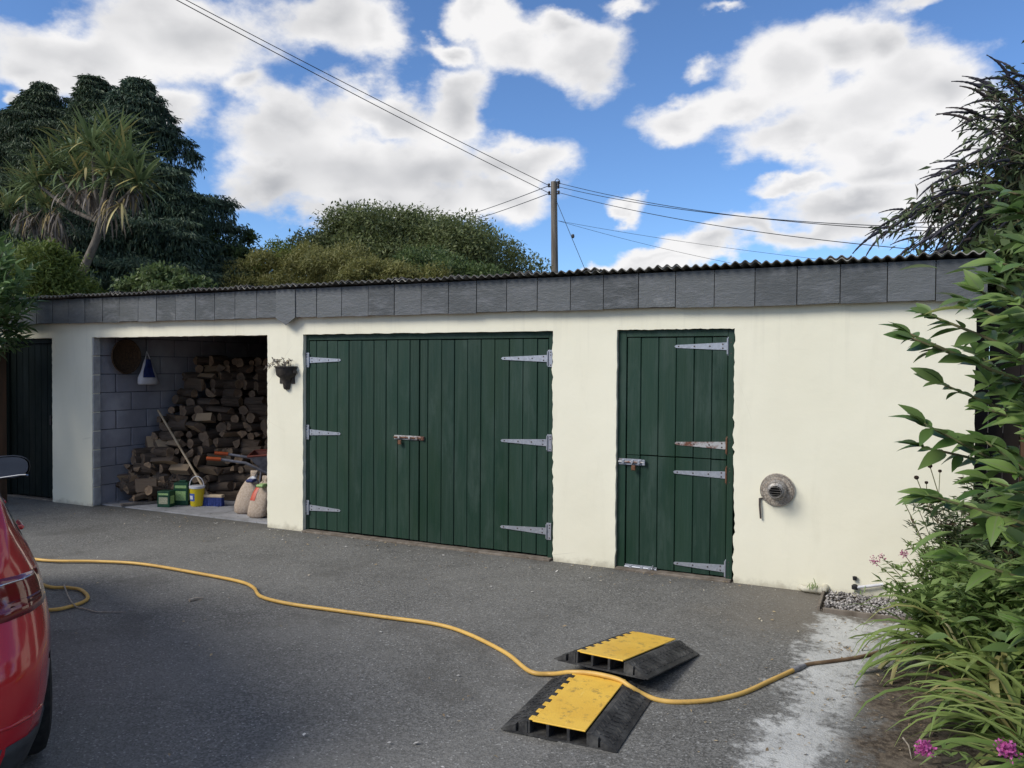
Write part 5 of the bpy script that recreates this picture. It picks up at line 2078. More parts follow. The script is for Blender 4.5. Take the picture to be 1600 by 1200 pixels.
# ------------------------------------------------------------------ trees behind
def conifer(label, top, rad, hgt, nb, mat, seed, slope=.55):
    """tall cypress: arching branches with hanging sprays"""
    rs = np.random.default_rng(seed)
    top = Vector(top)
    t = thing('conifer_tree', label, 'conifer', (top.x, top.y, 0), 0, group='tall dark conifers behind the building')
    H = top.z
    z0 = H - hgt
    mb = MB()
    mb.tube([(top.x, top.y, 0), (top.x + .05, top.y, H * .5), (top.x, top.y, H * .96)], [.22, .13, .02], 8)
    Ps, Ds = [], []
    for b in range(int(nb * 1.9)):
        u = rs.random() ** 1.05             # 0 at top .. 1 low
        rr = min(slope * u * hgt + .10, rad) * rs.uniform(.60, 1.30)
        a = rs.uniform(0, 2 * math.pi)
        if math.sin(a) > .25 and rs.random() < .6:
            a = -a                          # more boughs on the side one sees
        ca, sa = math.cos(a), math.sin(a)
        zz = H - .1 - u * hgt + rs.uniform(-.15, .35) * min(rr, 1)
        c = np.array([top.x + ca * rr, top.y + sa * rr, zz])
        if b % 4 == 0:
            q = [(top.x + ca * rr * w, top.y + sa * rr * w, zz - .25 * rr + .25 * rr * math.sin(w * 1.8)) for w in (0, .35, .7, 1)]
            mb.tube(q, [.03, .022, .014, .005], 5)
        sz = (.17 + .23 * min(1, rr / 1.6)) * rs.uniform(.55, 1.4)
        if rs.random() < .16:               # a bough that sticks out
            c[:2] += np.array([ca, sa]) * sz * .75
            sz *= .62
        k = int(1900 * sz * sz) + 50
        d = unit(rs.normal(size=(k, 3)) + np.array([ca * .7, sa * .7, .55]))
        d[:, 2] = np.abs(d[:, 2]) * .8 + d[:, 2] * .2
        p_ = c + d * sz * np.array([1.25, 1.25, .50]) * (.45 + .75 * rs.random((k, 1)))
        # hanging fringe on the outer rim
        kf = k // 2
        af = a + rs.normal(size=kf) * 1.0
        hang = rs.random(kf)
        f_ = c + np.stack([np.cos(af) * sz * (1.05 + .15 * hang), np.sin(af) * sz * (1.05 + .15 * hang), .1 * sz - hang * sz * 1.5], 1) + rs.normal(size=(kf, 3)) * .06
        Ps += [p_, f_]
        Ds.append(np.concatenate([d[:, :2] * .8, -.35 - .3 * rs.random((k, 1))], 1) + rs.normal(size=(k, 3)) * .25)
        Ds.append(np.stack([np.cos(af) * .25, np.sin(af) * .25, np.full(kf, -.95)], 1) + rs.normal(size=(kf, 3)) * .16)
    # leading shoot that nods over
    k = 90
    w = rs.random(k)
    nod = np.array([.35 * (1 if seed % 2 else -1), 0, 0])
    Ps.append(np.array(top) + np.stack([np.zeros(k), np.zeros(k), -.7 * w], 1) + rs.normal(size=(k, 3)) * .05 * (.4 + w[:, None]) + nod * (1 - w)[:, None] ** 3 * .5)
    Ds.append(nod * .6 + np.array([0, 0, -.6]) + rs.normal(size=(k, 3)) * .35)
    p, d = np.concatenate(Ps), np.concatenate(Ds)
    n = len(p)
    nn = unit(rs.normal(size=(n, 3)) + np.array([0, 0, .6]))
    keep = p[:, 2] > .3
    p, d, nn = p[keep], d[keep], nn[keep]
    n = len(p)
    V, Fq = leaf_geo(p, d, nn, rs.uniform(.09, .21, n), rs.uniform(.022, .046, n), .2)
    mb.build('trunk', M['trunk'], t, 'all')
    mesh_np('crown', V, Fq, M[mat], t)


conifer('tall dark conifer with the highest leaning tip behind the cordyline', P(150, 118, 11.0), 2.0, 9.2, 190, 'conifer', 1, .30)
conifer('dark conifer with a bushy top at the right of the conifer group', P(216, 124, 10.0), 2.75, 9.0, 330, 'conifer2', 2, .44)
conifer('dark conifer with a broad ragged top left of the highest tip', P(70, 132, 11.0), 2.6, 9.0, 260, 'conifer', 3, .50)
conifer('lower sombre conifer filling the left edge of the picture', P(-40, 172, 11.0), 3.4, 8.6, 260, 'conifer', 4, .95)
conifer('short dark conifer with drooping sides at the right foot of the group', P(288, 296, 9.6), 1.5, 5.8, 150, 'conifer2', 6, .42)
conifer('thin conifer top just left of the broad ragged one', P(28, 172, 11.6), 2.2, 8.0, 170, 'conifer', 5, .55)


def blades(base, dirs, L, W, droop, seg=5):
    """strap leaves as ribbons; returns V,F"""
    n = len(base)
    d = unit(dirs)
    L = np.broadcast_to(L, (n,)).astype(float)
    W = np.broadcast_to(W, (n,)).astype(float)
    dr = np.broadcast_to(droop, (n,)).astype(float)
    side = unit(np.cross(d, np.array([0, 0, 1.])) + 1e-4)
    rows = []
    p = base.copy()
    cur = d.copy()
    for k in range(seg + 1):
        s = k / seg
        w = W * (.55 + .9 * s) * (1 - s) ** .5 if k < seg else W * .02
        w = W * np.sin(math.pi * (.12 + .86 * s)) ** .8 if k < seg else W * .04
        rows.append(p - side * w[:, None] * .5)
        rows.append(p + side * w[:, None] * .5)
        cur = unit(cur + np.array([0, 0, -1.]) * (dr / seg)[:, None] * (.4 + 1.4 * s))
        p = p + cur * (L / seg)[:, None]
    V = np.stack(rows, 1)             # n, 2(seg+1), 3
    m = 2 * (seg + 1)
    f = np.array([(2 * k, 2 * k + 1, 2 * k + 3, 2 * k + 2) for k in range(seg)])
    Fq = (f[None] + m * np.arange(n)[:, None, None]).reshape(-1, 4)
    return V.reshape(-1, 3), Fq


def cordyline(label, heads, trunk_pts, r0, Y, dead, bl=.95, nleaf=110, extra=()):
    base = trunk_pts[0]
    t = thing('cordyline_palm', label, 'cordyline', (base[0], base[1], 0), 0, group='cordylines behind the roof')
    mb = MB()
    pts = [(base[0] - .25, base[1], 0)] + list(trunk_pts)
    mb.tube(catmull(pts, 6), [r0 * 1.25 - r0 * .55 * i / (len(catmull(pts, 6)) - 1) for i in range(len(catmull(pts, 6)))], 10)
    fork = Vector(trunk_pts[-1])
    for h in heads:
        hv = Vector(h)
        md = fork.lerp(hv, .5) + Vector((0, 0, -.10)) + (hv - fork).cross(Vector((0, 1, 0))).normalized() * .06
        mb.tube(catmull([fork - Vector((0, 0, .05)), md, hv - Vector((0, 0, .05))], 5), [r0 * .55 - .02 * i / 10 for i in range(11)], 8)
    mb.build('trunk', M['palebark'], t, 'all')
    for h in heads:
        n = nleaf
        hb = np.array(h) + rng.normal(size=(n, 3)) * np.array([.05, .05, .09])
        a = rng.uniform(0, 2 * math.pi, n)
        up = rng.uniform(-.45, 1.5, n) ** 1.0
        d = np.stack([np.cos(a), np.sin(a), up], 1)
        V, Fq = blades(hb, d, bl * rng.uniform(.65, 1.1, n), rng.uniform(.042, .060, n), rng.uniform(.15, .95, n))
        stuff(mesh_np('leaf_head', V, Fq, M['cordleaf'], t))
    for h, nn, ln in extra:
        hb = np.array(h) + rng.normal(size=(nn, 3)) * .012
        a = rng.uniform(R(200), R(340), nn)
        d = np.stack([np.cos(a), np.sin(a) * .5, rng.uniform(-.5, -.1, nn)], 1)
        V, Fq = blades(hb, d, ln * rng.uniform(.75, 1.1, nn), np.full(nn, .05), rng.uniform(1.6, 2.4, nn))
        stuff(mesh_np('yellow_leaf_fan', V, Fq, M['yellowleaf'], t))
    for h, nn, ln in dead:
        hb = np.array(h) + rng.normal(size=(nn, 3)) * np.array([.09, .09, .08])
        a = rng.uniform(0, 2 * math.pi, nn)
        d = np.stack([np.cos(a) * .55, np.sin(a) * .55, rng.uniform(-.9, .1, nn)], 1)
        V, Fq = blades(hb, d, ln * rng.uniform(.6, 1.1, nn), rng.uniform(.03, .045, nn), rng.uniform(1.5, 3.0, nn))
        stuff(mesh_np('dead_leaf_skirt', V, Fq, M['deadleaf'], t))


YC = 6.0
cordyline('many-headed cordyline with pale leaning trunk and grey dead skirts',
          [P(88, 262, YC), P(145, 228, YC - .3), P(200, 255, YC + .1), P(215, 285, YC - .2), P(115, 240, YC + .4), P(172, 268, YC - .4), P(130, 275, YC + .2), P(180, 225, YC + .3), P(60, 285, YC)],
          [P(119, 462, YC), P(132, 418, YC), P(150, 375, YC), P(158, 345, YC)], .10, YC,
          [(P(140, 300, YC - .1), 60, .6), (P(172, 315, YC - .3), 40, .75), (P(85, 335, YC), 70, .7), (P(205, 300, YC), 40, .6), (P(110, 300, YC), 40, .5)], 1.02, 80, [(P(190, 318, YC - .6), 11, .78), (P(135, 262, YC - .7), 5, .5)])
YC2 = 6.6
cordyline('smaller cordyline with yellowing blades at the left edge',
          [P(14, 325, YC2), P(40, 300, YC2), P(70, 318, YC2)],
          [P(100, 470, YC2), P(66, 390, YC2), P(50, 352, YC2)], .075, YC2,
          [(P(40, 335, YC2 - .1), 60, .65), (P(88, 362, YC2 - .2), 60, .65), (P(60, 345, YC2), 30, .5)], .8, 80)




def broad_tree(name, label, cat, lobes_px, Y, ry, n, L, W, mat, tr=.12, group=None, shell=.5, clumps=40, cs=.17, zmin=None, droop=.2, dome=None):
    lobes = []
    if name == 'broadleaf_tree':
        lobes_px = [(a + (640 - a) * .10, b + 26, c * .80, d * .80) for a, b, c, d in lobes_px]
    for px, py, rx_, rz_ in lobes_px:
        dy = random.uniform(-.35, .35) * ry
        c = P(px, py, Y + dy)
        sc = (Y + dy + CAM_D) / ray(px, py).y / F_PX
        lobes.append((c.x, c.y, c.z, rx_ * sc, ry * .75, rz_ * sc))
    cx = sum(l[0] for l in lobes) / len(lobes)
    t = thing(name, label, cat, (cx, Y, 0), 0, group)
    topz = max(l[2] for l in lobes)
    branchy('trunk', (cx, Y, 0), (cx, Y, topz), lobes, tr, M['trunk'], t)
    foliage('crown', lobes, n, L, W, M[mat], t, shell, clumps, cs, droop, zmin, dome)
    return t


BK = 'shrubs and trees beyond the roof'
broad_tree('broadleaf_tree', 'large round dark green tree beyond the middle of the roof', 'tree',
           [(560, 372, 62, 45), (625, 358, 75, 42), (690, 372, 70, 46), (745, 405, 62, 40), (520, 405, 55, 38), (590, 420, 80, 45), (670, 425, 90, 45), (790, 430, 42, 26), (650, 392, 70, 50), (570, 345, 34, 22), (640, 336, 40, 20), (705, 347, 36, 22), (500, 380, 26, 20), (745, 375, 34, 24), (790, 405, 26, 18)],
           16, 3.2, 140000, .12, .052, 'elm', .22, BK, .70, 46, .115, 2.4, .2, (115, .78, .5))
broad_tree('olive_shrub', 'yellow-olive feathery shrub left of the round tree', 'shrub',
           [(430, 428, 45, 30), (480, 420, 50, 34), (530, 425, 48, 30), (395, 440, 42, 22), (410, 465, 70, 34), (480, 458, 60, 34), (520, 465, 80, 34)], 10.5, 1.4, 34000, .10, .03, 'olive', .07, BK, .4, 26, .22, 1.0, .0, (130, .34, .8))
broad_tree('olive_shrub', 'pale olive shrub right in front of the round tree', 'shrub',
           [(600, 440, 50, 24), (650, 448, 60, 22), (560, 440, 40, 24)], 10.0, 1.3, 17000, .10, .03, 'olive', .06, BK, .4, 22, .22, 2.0, .0, (60, .30, .8))
broad_tree('leafy_sapling', 'light green loose sapling at the right foot of the round tree', 'sapling',
           [(700, 432, 45, 22), (740, 440, 45, 18), (665, 418, 25, 26)], 11.0, 1.2, 11000, .10, .045, 'mid', .06, BK, .4, 18, .22, 2.0, .1, (50, .28))
broad_tree('leafy_sapling', 'dark green loose sapling beside the conifers', 'sapling',
           [(362, 385, 34, 28), (375, 420, 34, 30), (345, 420, 30, 34)], 11.5, 1.0, 9500, .12, .055, 'mid', .06, BK, .35, 20, .2, 2.0)
broad_tree('leafy_sapling', 'thin yellowish sapling standing above the olive shrubs', 'sapling',
           [(435, 392, 20, 20), (412, 408, 16, 16), (452, 402, 14, 14)], 10.8, .5, 1500, .10, .04, 'feathery', .03, BK, .3, 10, .3, 2.0)
broad_tree('leafy_shrub', 'green leafy shrub just over the roof in front of the conifers', 'shrub',
           [(255, 440, 38, 20), (285, 448, 30, 16), (228, 450, 28, 16)], 5.6, .7, 9000, .10, .05, 'mid', .04, BK, .35, 20, .2, 2.0)
broad_tree('feathery_shrub', 'yellow-green feathery shrub behind the left end of the roof', 'shrub',
           [(72, 415, 34, 36), (92, 440, 36, 34), (50, 445, 34, 36), (105, 460, 30, 22)], 3.2, .8, 17000, .10, .028, 'feathery', .05, None, .35, 28, .2, 1.6)
broad_tree('hedge', 'dark hedge line low behind the conifers and saplings', 'hedge',
           [(40, 470, 120, 60), (180, 470, 120, 60), (330, 470, 100, 45), (460, 470, 100, 28)], 13, 1.5, 30000, .16, .07, 'conifer', .1, None, .4, 50, .2, .3)


# ------------------------------------------------------------------ laurel at the left end
def big_leaf_mesh(name, L, W, mat, curl=.18, fold=.22, seg=5):
    mb = MB()
    vs, fs = [], []
    for k in range(seg + 1):
        s = k / seg
        w = W * .5 * math.sin(math.pi * min(1, s * .97 + .03)) ** .85 * (1.12 - .45 * s)
        x = L * s
        z = -curl * L * s * s
        if k in (0, seg):
            w = W * .02
        vs += [(x, -w, z + abs(w) * fold * 2), (x, 0, z), (x, w, z + abs(w) * fold * 2)]
    for k in range(seg):
        a = 3 * k
        fs += [(a, a + 3, a + 4, a + 1), (a + 1, a + 4, a + 5, a + 2)]
    me = bpy.data.meshes.new(name)
    me.from_pydata(vs, [], fs)
    me.materials.append(mat)
    me.polygons.foreach_set('use_smooth', [True] * len(me.polygons))
    return me


def leaf_matrix(p, d, nrm):
    d = Vector(d).normalized()
    n = Vector(nrm)
    y = n.cross(d)
    if y.length < 1e-4:
        y = Vector((0, 1, 0)).cross(d)
    y.normalize()
    z = d.cross(y)
    return Matrix(((d.x, y.x, z.x, p[0]), (d.y, y.y, z.y, p[1]), (d.z, y.z, z.z, p[2]), (0, 0, 0, 1)))


def leafy_plant(t, meshes, leaves, cap, fillmat):
    """first cap leaves (nearest the viewer) as parts, the rest as one part"""
    leaves.sort(key=lambda q: (Vector(q[0]) - CAM).length)
    inv = WORLD[t.name].inverted()
    for p, d, n, s in leaves[:cap]:
        o = bpy.data.objects.new('leaf', random.choice(meshes))
        COL.objects.link(o)
        o.parent = t
        o.matrix_basis = inv @ leaf_matrix(p, d, n) @ Matrix.Diagonal((s, s, s, 1))
    rest = leaves[cap:]
    if rest:
        Vs, Fs, k = [], [], 0
        for p, d, n, s in rest:
            me = random.choice(meshes)
            m = leaf_matrix(p, d, n) @ Matrix.Diagonal((s, s, s, 1))
            co = np.empty(len(me.vertices) * 3)
            me.vertices.foreach_get('co', co)
            co = co.reshape(-1, 3)
            mm = np.array(m)
            Vs.append(co @ mm[:3, :3].T + mm[:3, 3])
            Fs.append(np.array([pl.vertices[:] for pl in me.polygons]) + k)
            k += len(co)
        stuff(mesh_np('foliage', np.concatenate(Vs), np.concatenate(Fs), fillmat, t, True))


def laurel():
    t = thing('laurel_shrub', 'bright green glossy laurel overhanging the far left end of the building', 'shrub', (-10.4, -.9, 0), 0)
    meshes = [big_leaf_mesh('laurel_leaf', L, L * .42, M['laurel']) for L in (.13, .15, .17)]
    centre = Vector((-9.55, -.85, 2.25))
    mb = MB()
    leaves = []
    rs = random.Random(21)
    for k in range(150):
        # shoots from the middle outwards
        a = rs.uniform(0, 2 * math.pi)
        e = rs.uniform(-.55, 1.2)
        tip = centre + Vector((math.cos(a) * math.cos(e) * rs.uniform(.5, 1.0), math.sin(a) * math.cos(e) * rs.uniform(.3, .75), math.sin(e) * rs.uniform(.6, 1.1)))
        if tip.x > -9.25 and tip.z < 2.3:
            tip.x = -9.3
        st = centre.lerp(tip, .35) + Vector((0, 0, -.15))
        if k % 3 == 0:
            mb.tube([centre + Vector((0, 0, -.5)), st, tip], [.018, .010, .004], 5)
        dirn_ = (tip - st).normalized()
        m = rs.randint(8, 14)
        for i in range(m):
            s = i / m
            p = st.lerp(tip, .35 + .65 * s)
            az_ = i * 2.4
            o1 = dirn_.orthogonal().normalized()
            o2 = dirn_.cross(o1)
            d = dirn_ * .8 + (o1 * math.cos(az_) + o2 * math.sin(az_)) * (.9 - .4 * s) + Vector((0, 0, .1))
            leaves.append((p, d, Vector((rs.gauss(0, .3), rs.gauss(-.15, .3), 1)), rs.uniform(.7, 1.15)))
    mb.tube([(-10.5, -1.0, 0), (-10.3, -1.0, .8), (-9.75, -.9, 1.6)], [.06, .05, .03], 8)
    mb.build('branches', M['trunk'], t, 'all')
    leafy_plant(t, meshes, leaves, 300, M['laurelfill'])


laurel()
# unseen hedge added left of the yard to shade the building's left end
_t = thing('shade_hedge', 'unseen tall laurel hedge added to shade the left end of the building', 'hedge', (-11.6, -3.2, 0), 0)
branchy('trunk', (-11.7, -3.2, 0), (-11.6, -3.2, 3.2), [(-11.4, -2.4, 3.2, 1, 1, 1), (-11.8, -4.2, 3.0, 1, 1, 1)], .1, M['trunk'], _t)
foliage('crown', [(-11.5, -2.4, 2.3, 1.1, 1.1, 1.6), (-11.7, -3.9, 2.2, 1.2, 1.3, 1.6), (-11.4, -1.9, 1.5, .8, .8, 1.3)], 15000, .17, .075, M['laurelfill'], _t, .45, 60, .2, .1, .1)
# brown gatepost at the left edge
pp = P(3, 640, -.3)
o = MB().box((pp.x - .02, -.3, .95), (.09, .09, 1.9), ch=.006).build('timber_post', M['fencebrown'])
tag(o, 'brown timber post at the left edge beside the dark door', 'post')


# ------------------------------------------------------------------ right hand side
def fence():
    t = thing('boarded_fence', 'black stained boarded fence running back from the right end of the building', 'fence', (.75, .3, 0), 0)
    x = XR + .004
    for k in range(14):
        w = random.uniform(.095, .11)
        MB().box((x + w / 2, .34 + random.uniform(-.006, .006), 1.12), (w - .003, .02, 2.2), ch=.002).build('board', M['fence'], t)
        x += w
    for z in (.4, 1.2, 2.0):
        MB().box((XR + .75, .375, z), (1.5, .04, .08)).build('rail', M['fence'], t)
    MB().box((.86, .27, .8), (.07, .07, 1.6), ch=.005).build('post', M['fencebrown'], t)


fence()


def buddleia():
    c = P(1640, 330, 2.6)
    t = thing('buddleia_bush', 'tall dark buddleia arching over the right end of the roof', 'bush', (c.x, c.y, 0), 0)
    mb = MB()
    rs = random.Random(8)
    base = Vector((c.x + .2, c.y, 0))
    spikes = []
    LP, LD = [], []
    tips_px = [(1382, 352), (1395, 352), (1432, 330), (1410, 330), (1432, 372), (1450, 395), (1425, 395), (1470, 365), (1455, 300), (1440, 315), (1500, 275), (1475, 330), (1515, 225), (1500, 250), (1520, 180), (1515, 190), (1535, 145), (1555, 160), (1545, 135), (1570, 190), (1590, 112), (1575, 125), (1560, 230), (1545, 255), (1590, 180), (1520, 300), (1490, 300), (1470, 280), (1535, 330), (1500, 350), (1550, 290), (1580, 260), (1600, 140), (1610, 220), (1600, 300), (1560, 360), (1520, 380), (1480, 390)]
    for k in range(92):
        if k < 2 * len(tips_px):
            px, py = tips_px[k % len(tips_px)]
            px += rs.uniform(-9, 9)
            py += rs.uniform(-9, 9)
        else:
            px, py = rs.uniform(1560, 1760), rs.uniform(120, 400)
        tip = P(px, py, 2.4 + rs.uniform(-.55, .7))
        st = base + Vector((rs.uniform(-.1, .3), rs.uniform(-.2, .2), 1.5 + rs.uniform(0, 1)))
        md = st.lerp(tip, .55) + Vector((0, 0, .45 + rs.uniform(0, .3)))
        path = catmull([base + Vector((rs.uniform(-.1, .1), rs.uniform(-.1, .1), .4)), st, md, tip], 5)
        mb.tube(path, [.022 - .019 * i / (len(path) - 1) for i in range(len(path))], 5)
        dt = (path[-1] - path[-4]).normalized()
        for q in range(rs.choice((2, 2, 3))):
            i = len(path) - 1 - q * 2
            o1 = Vector((rs.uniform(-.5, .2), rs.uniform(-.5, .5), rs.uniform(-.5, .15)))
            spikes.append((path[i], (dt + o1 * (0.35 if q == 0 else .8)).normalized(), rs.uniform(.20, .34)))
        for s in range(6, len(path)):
            for q in range(5):
                LP.append(tuple(path[s] + Vector((rs.gauss(0, .06), rs.gauss(0, .06), rs.gauss(0, .05)))))
                LD.append(tuple(dt * .5 + Vector((rs.gauss(0, .6), rs.gauss(0, .6), rs.gauss(-.35, .4)))))
    mb.build('stems', M['trunk'], t, 'all')

    def spike_mesh(seed):
        r2 = random.Random(seed)
        m = MB()
        pts, rad = [], []
        for i in range(14):
            s = i / 13
            pts.append((s, .03 * math.sin(s * 3), -.22 * s * s))
            rad.append((.042 + .016 * (i % 2) + r2.uniform(-.004, .004)) * (1.05 - s * .78))
        m.tube(pts, rad, 6)
        me = bpy.data.meshes.new('flower_spike')
        me.from_pydata(m.v, [], m.f)
        me.materials.append(M['spike'])
        me.polygons.foreach_set('use_smooth', [True] * len(me.polygons))
        return me
    sm = [spike_mesh(i) for i in range(4)]
    inv = WORLD[t.name].inverted()
    for p, d, L in spikes:
        o = bpy.data.objects.new('flower_spike', rs.choice(sm))
        COL.objects.link(o)
        o.parent = t
        o.matrix_basis = inv @ leaf_matrix(p, d, (0, 0, 1)) @ Matrix.Diagonal((L, L * 1.15, L * 1.15, 1))
    p, d = np.array(LP), np.array(LD)
    n = len(p)
    V, Fq = leaf_geo(p, d, unit(rng.normal(size=(n, 3)) * .5 + np.array([0, 0, 1])), rng.uniform(.07, .15, n), rng.uniform(.020, .036, n), .3)
    # inner mass
    lob = []
    for px, py, rx_, rz_ in ((1620, 310, 70, 85), (1590, 375, 60, 40), (1670, 230, 80, 110), (1640, 390, 90, 50)):
        q = P(px, py, 2.9)
        sc = 9.4 / ray(px, py).y / F_PX
        lob.append((q.x, q.y, q.z, rx_ * sc, .8, rz_ * sc))
    stuff(mesh_np('foliage', V, Fq, M['budd'], t))
    stuff(foliage('inner_foliage', lob, 6500, .14, .04, M['budd'], t, .3, 40, .25, .4))


buddleia()
broad_tree('leafy_shrub', 'dark leafy shrub crowding over the black fence at the roof end', 'shrub',
           [(1590, 430, 45, 34), (1620, 480, 60, 40), (1600, 395, 50, 30), (1640, 560, 60, 60)], 1.1, .45, 5200, .11, .05, 'mid', .04, None, .2, 24, .3, .3)


def big_shrub():
    t = thing('large_leaved_shrub', 'large-leaved green shrub reaching in from the right edge', 'shrub', (1.05, -2.6, 0), 0)
    meshes = [big_leaf_mesh('shrub_leaf', L, L * w, M['shrub'], c, .16, 6) for L, w, c in ((.17, .46, .16), (.185, .48, .25), (.155, .52, .10), (.18, .42, .32))]
    rs = random.Random(5)
    mb = MB()
    leaves = []
    # tips of the sprays: photograph direction and depth plane
    tips = [(1424, 528, -2.55), (1420, 521, -2.5), (1452, 492, -2.7), (1472, 600, -2.4), (1443, 662, -2.6), (1440, 698, -2.5), (1474, 782, -2.6), (1450, 774, -2.9),
            (1505, 470, -2.3), (1532, 455, -2.8), (1555, 440, -2.6), (1570, 300, -2.5), (1585, 330, -2.7), (1560, 410, -2.9), (1600, 380, -2.4), (1535, 560, -2.2), (1545, 640, -3.0),
            (1545, 750, -2.9), (1570, 700, -2.4), (1590, 560, -3.1), (1580, 470, -3.0), (1600, 640, -3.1), (1590, 740, -3.1), (1560, 830, -2.8), (1500, 872, -2.9), (1590, 850, -3.0),
            (1610, 910, -3.0), (1600, 790, -2.6), (1620, 440, -2.7), (1630, 520, -2.5), (1640, 700, -2.8), (1580, 610, -2.1), (1565, 520, -2.0),
            (1610, 980, -3.05), (1545, 600, -2.6), (1570, 770, -2.1), (1540, 690, -2.6), (1585, 500, -2.2), (1545, 800, -2.2)]
    for px, py, Y in tips:
        tip = P(px, py, Y)
        root = Vector((1.05 + rs.uniform(-.15, .25), -2.6 + rs.uniform(-.3, .3), max(.25, tip.z - rs.uniform(.25, .65))))
        md = tip.lerp(root, .45) + Vector((0, 0, .03))
        path = catmull([root, md, tip], 8)
        mb.tube(path, [.012 - .0072 * i / (len(path) - 1) for i in range(len(path))], 5)
        n = len(path)
        step = 0
        for i in range(3, n):
            p = path[i]
            dt = (path[min(i + 1, n - 1)] - path[i - 1]).normalized()
            sd = dt.cross(Vector((0, 0, 1))).normalized()
            for s in (-1, 1):
                if rs.random() < .04:
                    continue
                d = dt * rs.uniform(.35, 1.0) + sd * s * rs.uniform(.4, 1.0) + Vector((rs.gauss(0, .15), 0, rs.uniform(-.55, .22)))
                nrm = Vector((rs.gauss(-.15, .38), rs.gauss(-.55, .38), 1))
                leaves.append((p, d, nrm, rs.uniform(.42, 1.02) * (1.0 if i < n - 2 else .75)))
        for q in range(3):
            dt = (path[-1] - path[-3]).normalized()
            d = dt + Vector((rs.gauss(0, .25), rs.gauss(0, .25), rs.gauss(0, .2)))
            leaves.append((path[-1] - dt * .01, d, Vector((rs.gauss(0, .3), rs.gauss(-.4, .3), 1)), rs.uniform(.55, .85)))
    # main stems
    for k in range(7):
        x, y = 1.05 + rs.uniform(-.25, .3), -2.6 + rs.uniform(-.3, .3)
        mb.tube(catmull([(1.05 + rs.uniform(-.1, .1), -2.6 + rs.uniform(-.1, .1), 0), (x, y, .9), (x + rs.uniform(-.2, .2), y, 1.7), (x - .2, y + rs.uniform(-.2, .2), 2.3)], 5), [.022 - .016 * i / 15 for i in range(16)], 6)
    # body of the bush beyond the sprays
    for k in range(1150):
        u = Vector((rs.gauss(0, .33), rs.gauss(0, .34), rs.uniform(.35, 2.35)))
        p = Vector((1.14, -2.5, 0)) + u
        d = Vector((u.x, u.y, rs.uniform(-.3, .2))) + Vector((rs.gauss(0, .3), rs.gauss(0, .3), 0))
        leaves.append((p, d, Vector((rs.gauss(0, .3), rs.gauss(0, .3), 1)), rs.uniform(.6, 1.05)))
    mb.build('stems', M['stem'], t, 'all')
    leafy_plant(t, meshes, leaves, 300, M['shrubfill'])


big_shrub()


def blade_mesh(L, W, lift, droop, seg=7):
    vs, fs = [], []
    ang_ = lift
    x, z = 0.0, 0.0
    for k in range(seg + 1):
        s = k / seg
        w = W * .5 * (.75 + .5 * s if s < .4 else .95) * (1 - max(0, s - .45) / .55) ** .7
        if k == seg:
            w = W * .02
        vs += [(x, -w, z + w * .5), (x, 0, z), (x, w, z + w * .5)]
        ang_ -= droop / seg * (.5 + s * 1.1)
        x += math.cos(ang_) * L / seg
        z += math.sin(ang_) * L / seg
    for k in range(seg):
        a = 3 * k
        fs += [(a, a + 3, a + 4, a + 1), (a + 1, a + 4, a + 5, a + 2)]
    me = bpy.data.meshes.new('strap_leaf')
    me.from_pydata(vs, [], fs)
    me.materials.append(M['lily'])
    me.polygons.foreach_set('use_smooth', [True] * len(me.polygons))
    return me


def lilies():
    rs = random.Random(13)
    meshes = [blade_mesh(L, W, R(l), R(d)) for L, W, l, d in ((.62, .038, 54, 110), (.70, .044, 64, 130), (.55, .034, 36, 75), (.66, .040, 46, 110), (.48, .030, 70, 140), (.74, .036, 40, 85))]
    spots = [((.30, -1.28), 52, 'strap-leaved daylily clump reaching over the brown hose end'),
             ((.50, -1.75), 60, 'dense strap-leaved daylily clump in the middle of the bed edge'),
             ((.56, -2.30), 66, 'pale strap-leaved daylily clump between the two pink flower heads'),
             ((.70, -2.75), 50, 'nearest strap-leaved daylily clump at the bottom right corner'),
             ((.95, -1.9), 40, 'strap-leaved daylily clump deep under the large-leaved shrub')]
    for (x, y), n, label in spots:
        t = thing('daylily_clump', label, 'daylily', (x, y, .06), 0, group='daylily clumps along the bed edge')
        inv = WORLD[t.name].inverted()
        for k in range(n):
            a = rs.uniform(0, 2 * math.pi)
            if rs.random() < .55:
                a = R(180) + rs.gauss(0, .75)       # most fall towards the path
            o = bpy.data.objects.new('leaf', rs.choice(meshes))
            COL.objects.link(o)
            o.parent = t
            s = rs.uniform(.7, 1.12)
            bx, by = x + rs.gauss(0, .07), y + rs.gauss(0, .09)
            m = Matrix.Translation((bx, by, .05)) @ Matrix.Rotation(a, 4, 'Z') @ Matrix.Rotation(rs.gauss(0, .22), 4, 'X') @ Matrix.Rotation(rs.gauss(-.05, .25), 4, 'Y') @ Matrix.Diagonal((s, s * rs.uniform(.8, 1.2), s, 1))
            o.matrix_basis = inv @ m


lilies()


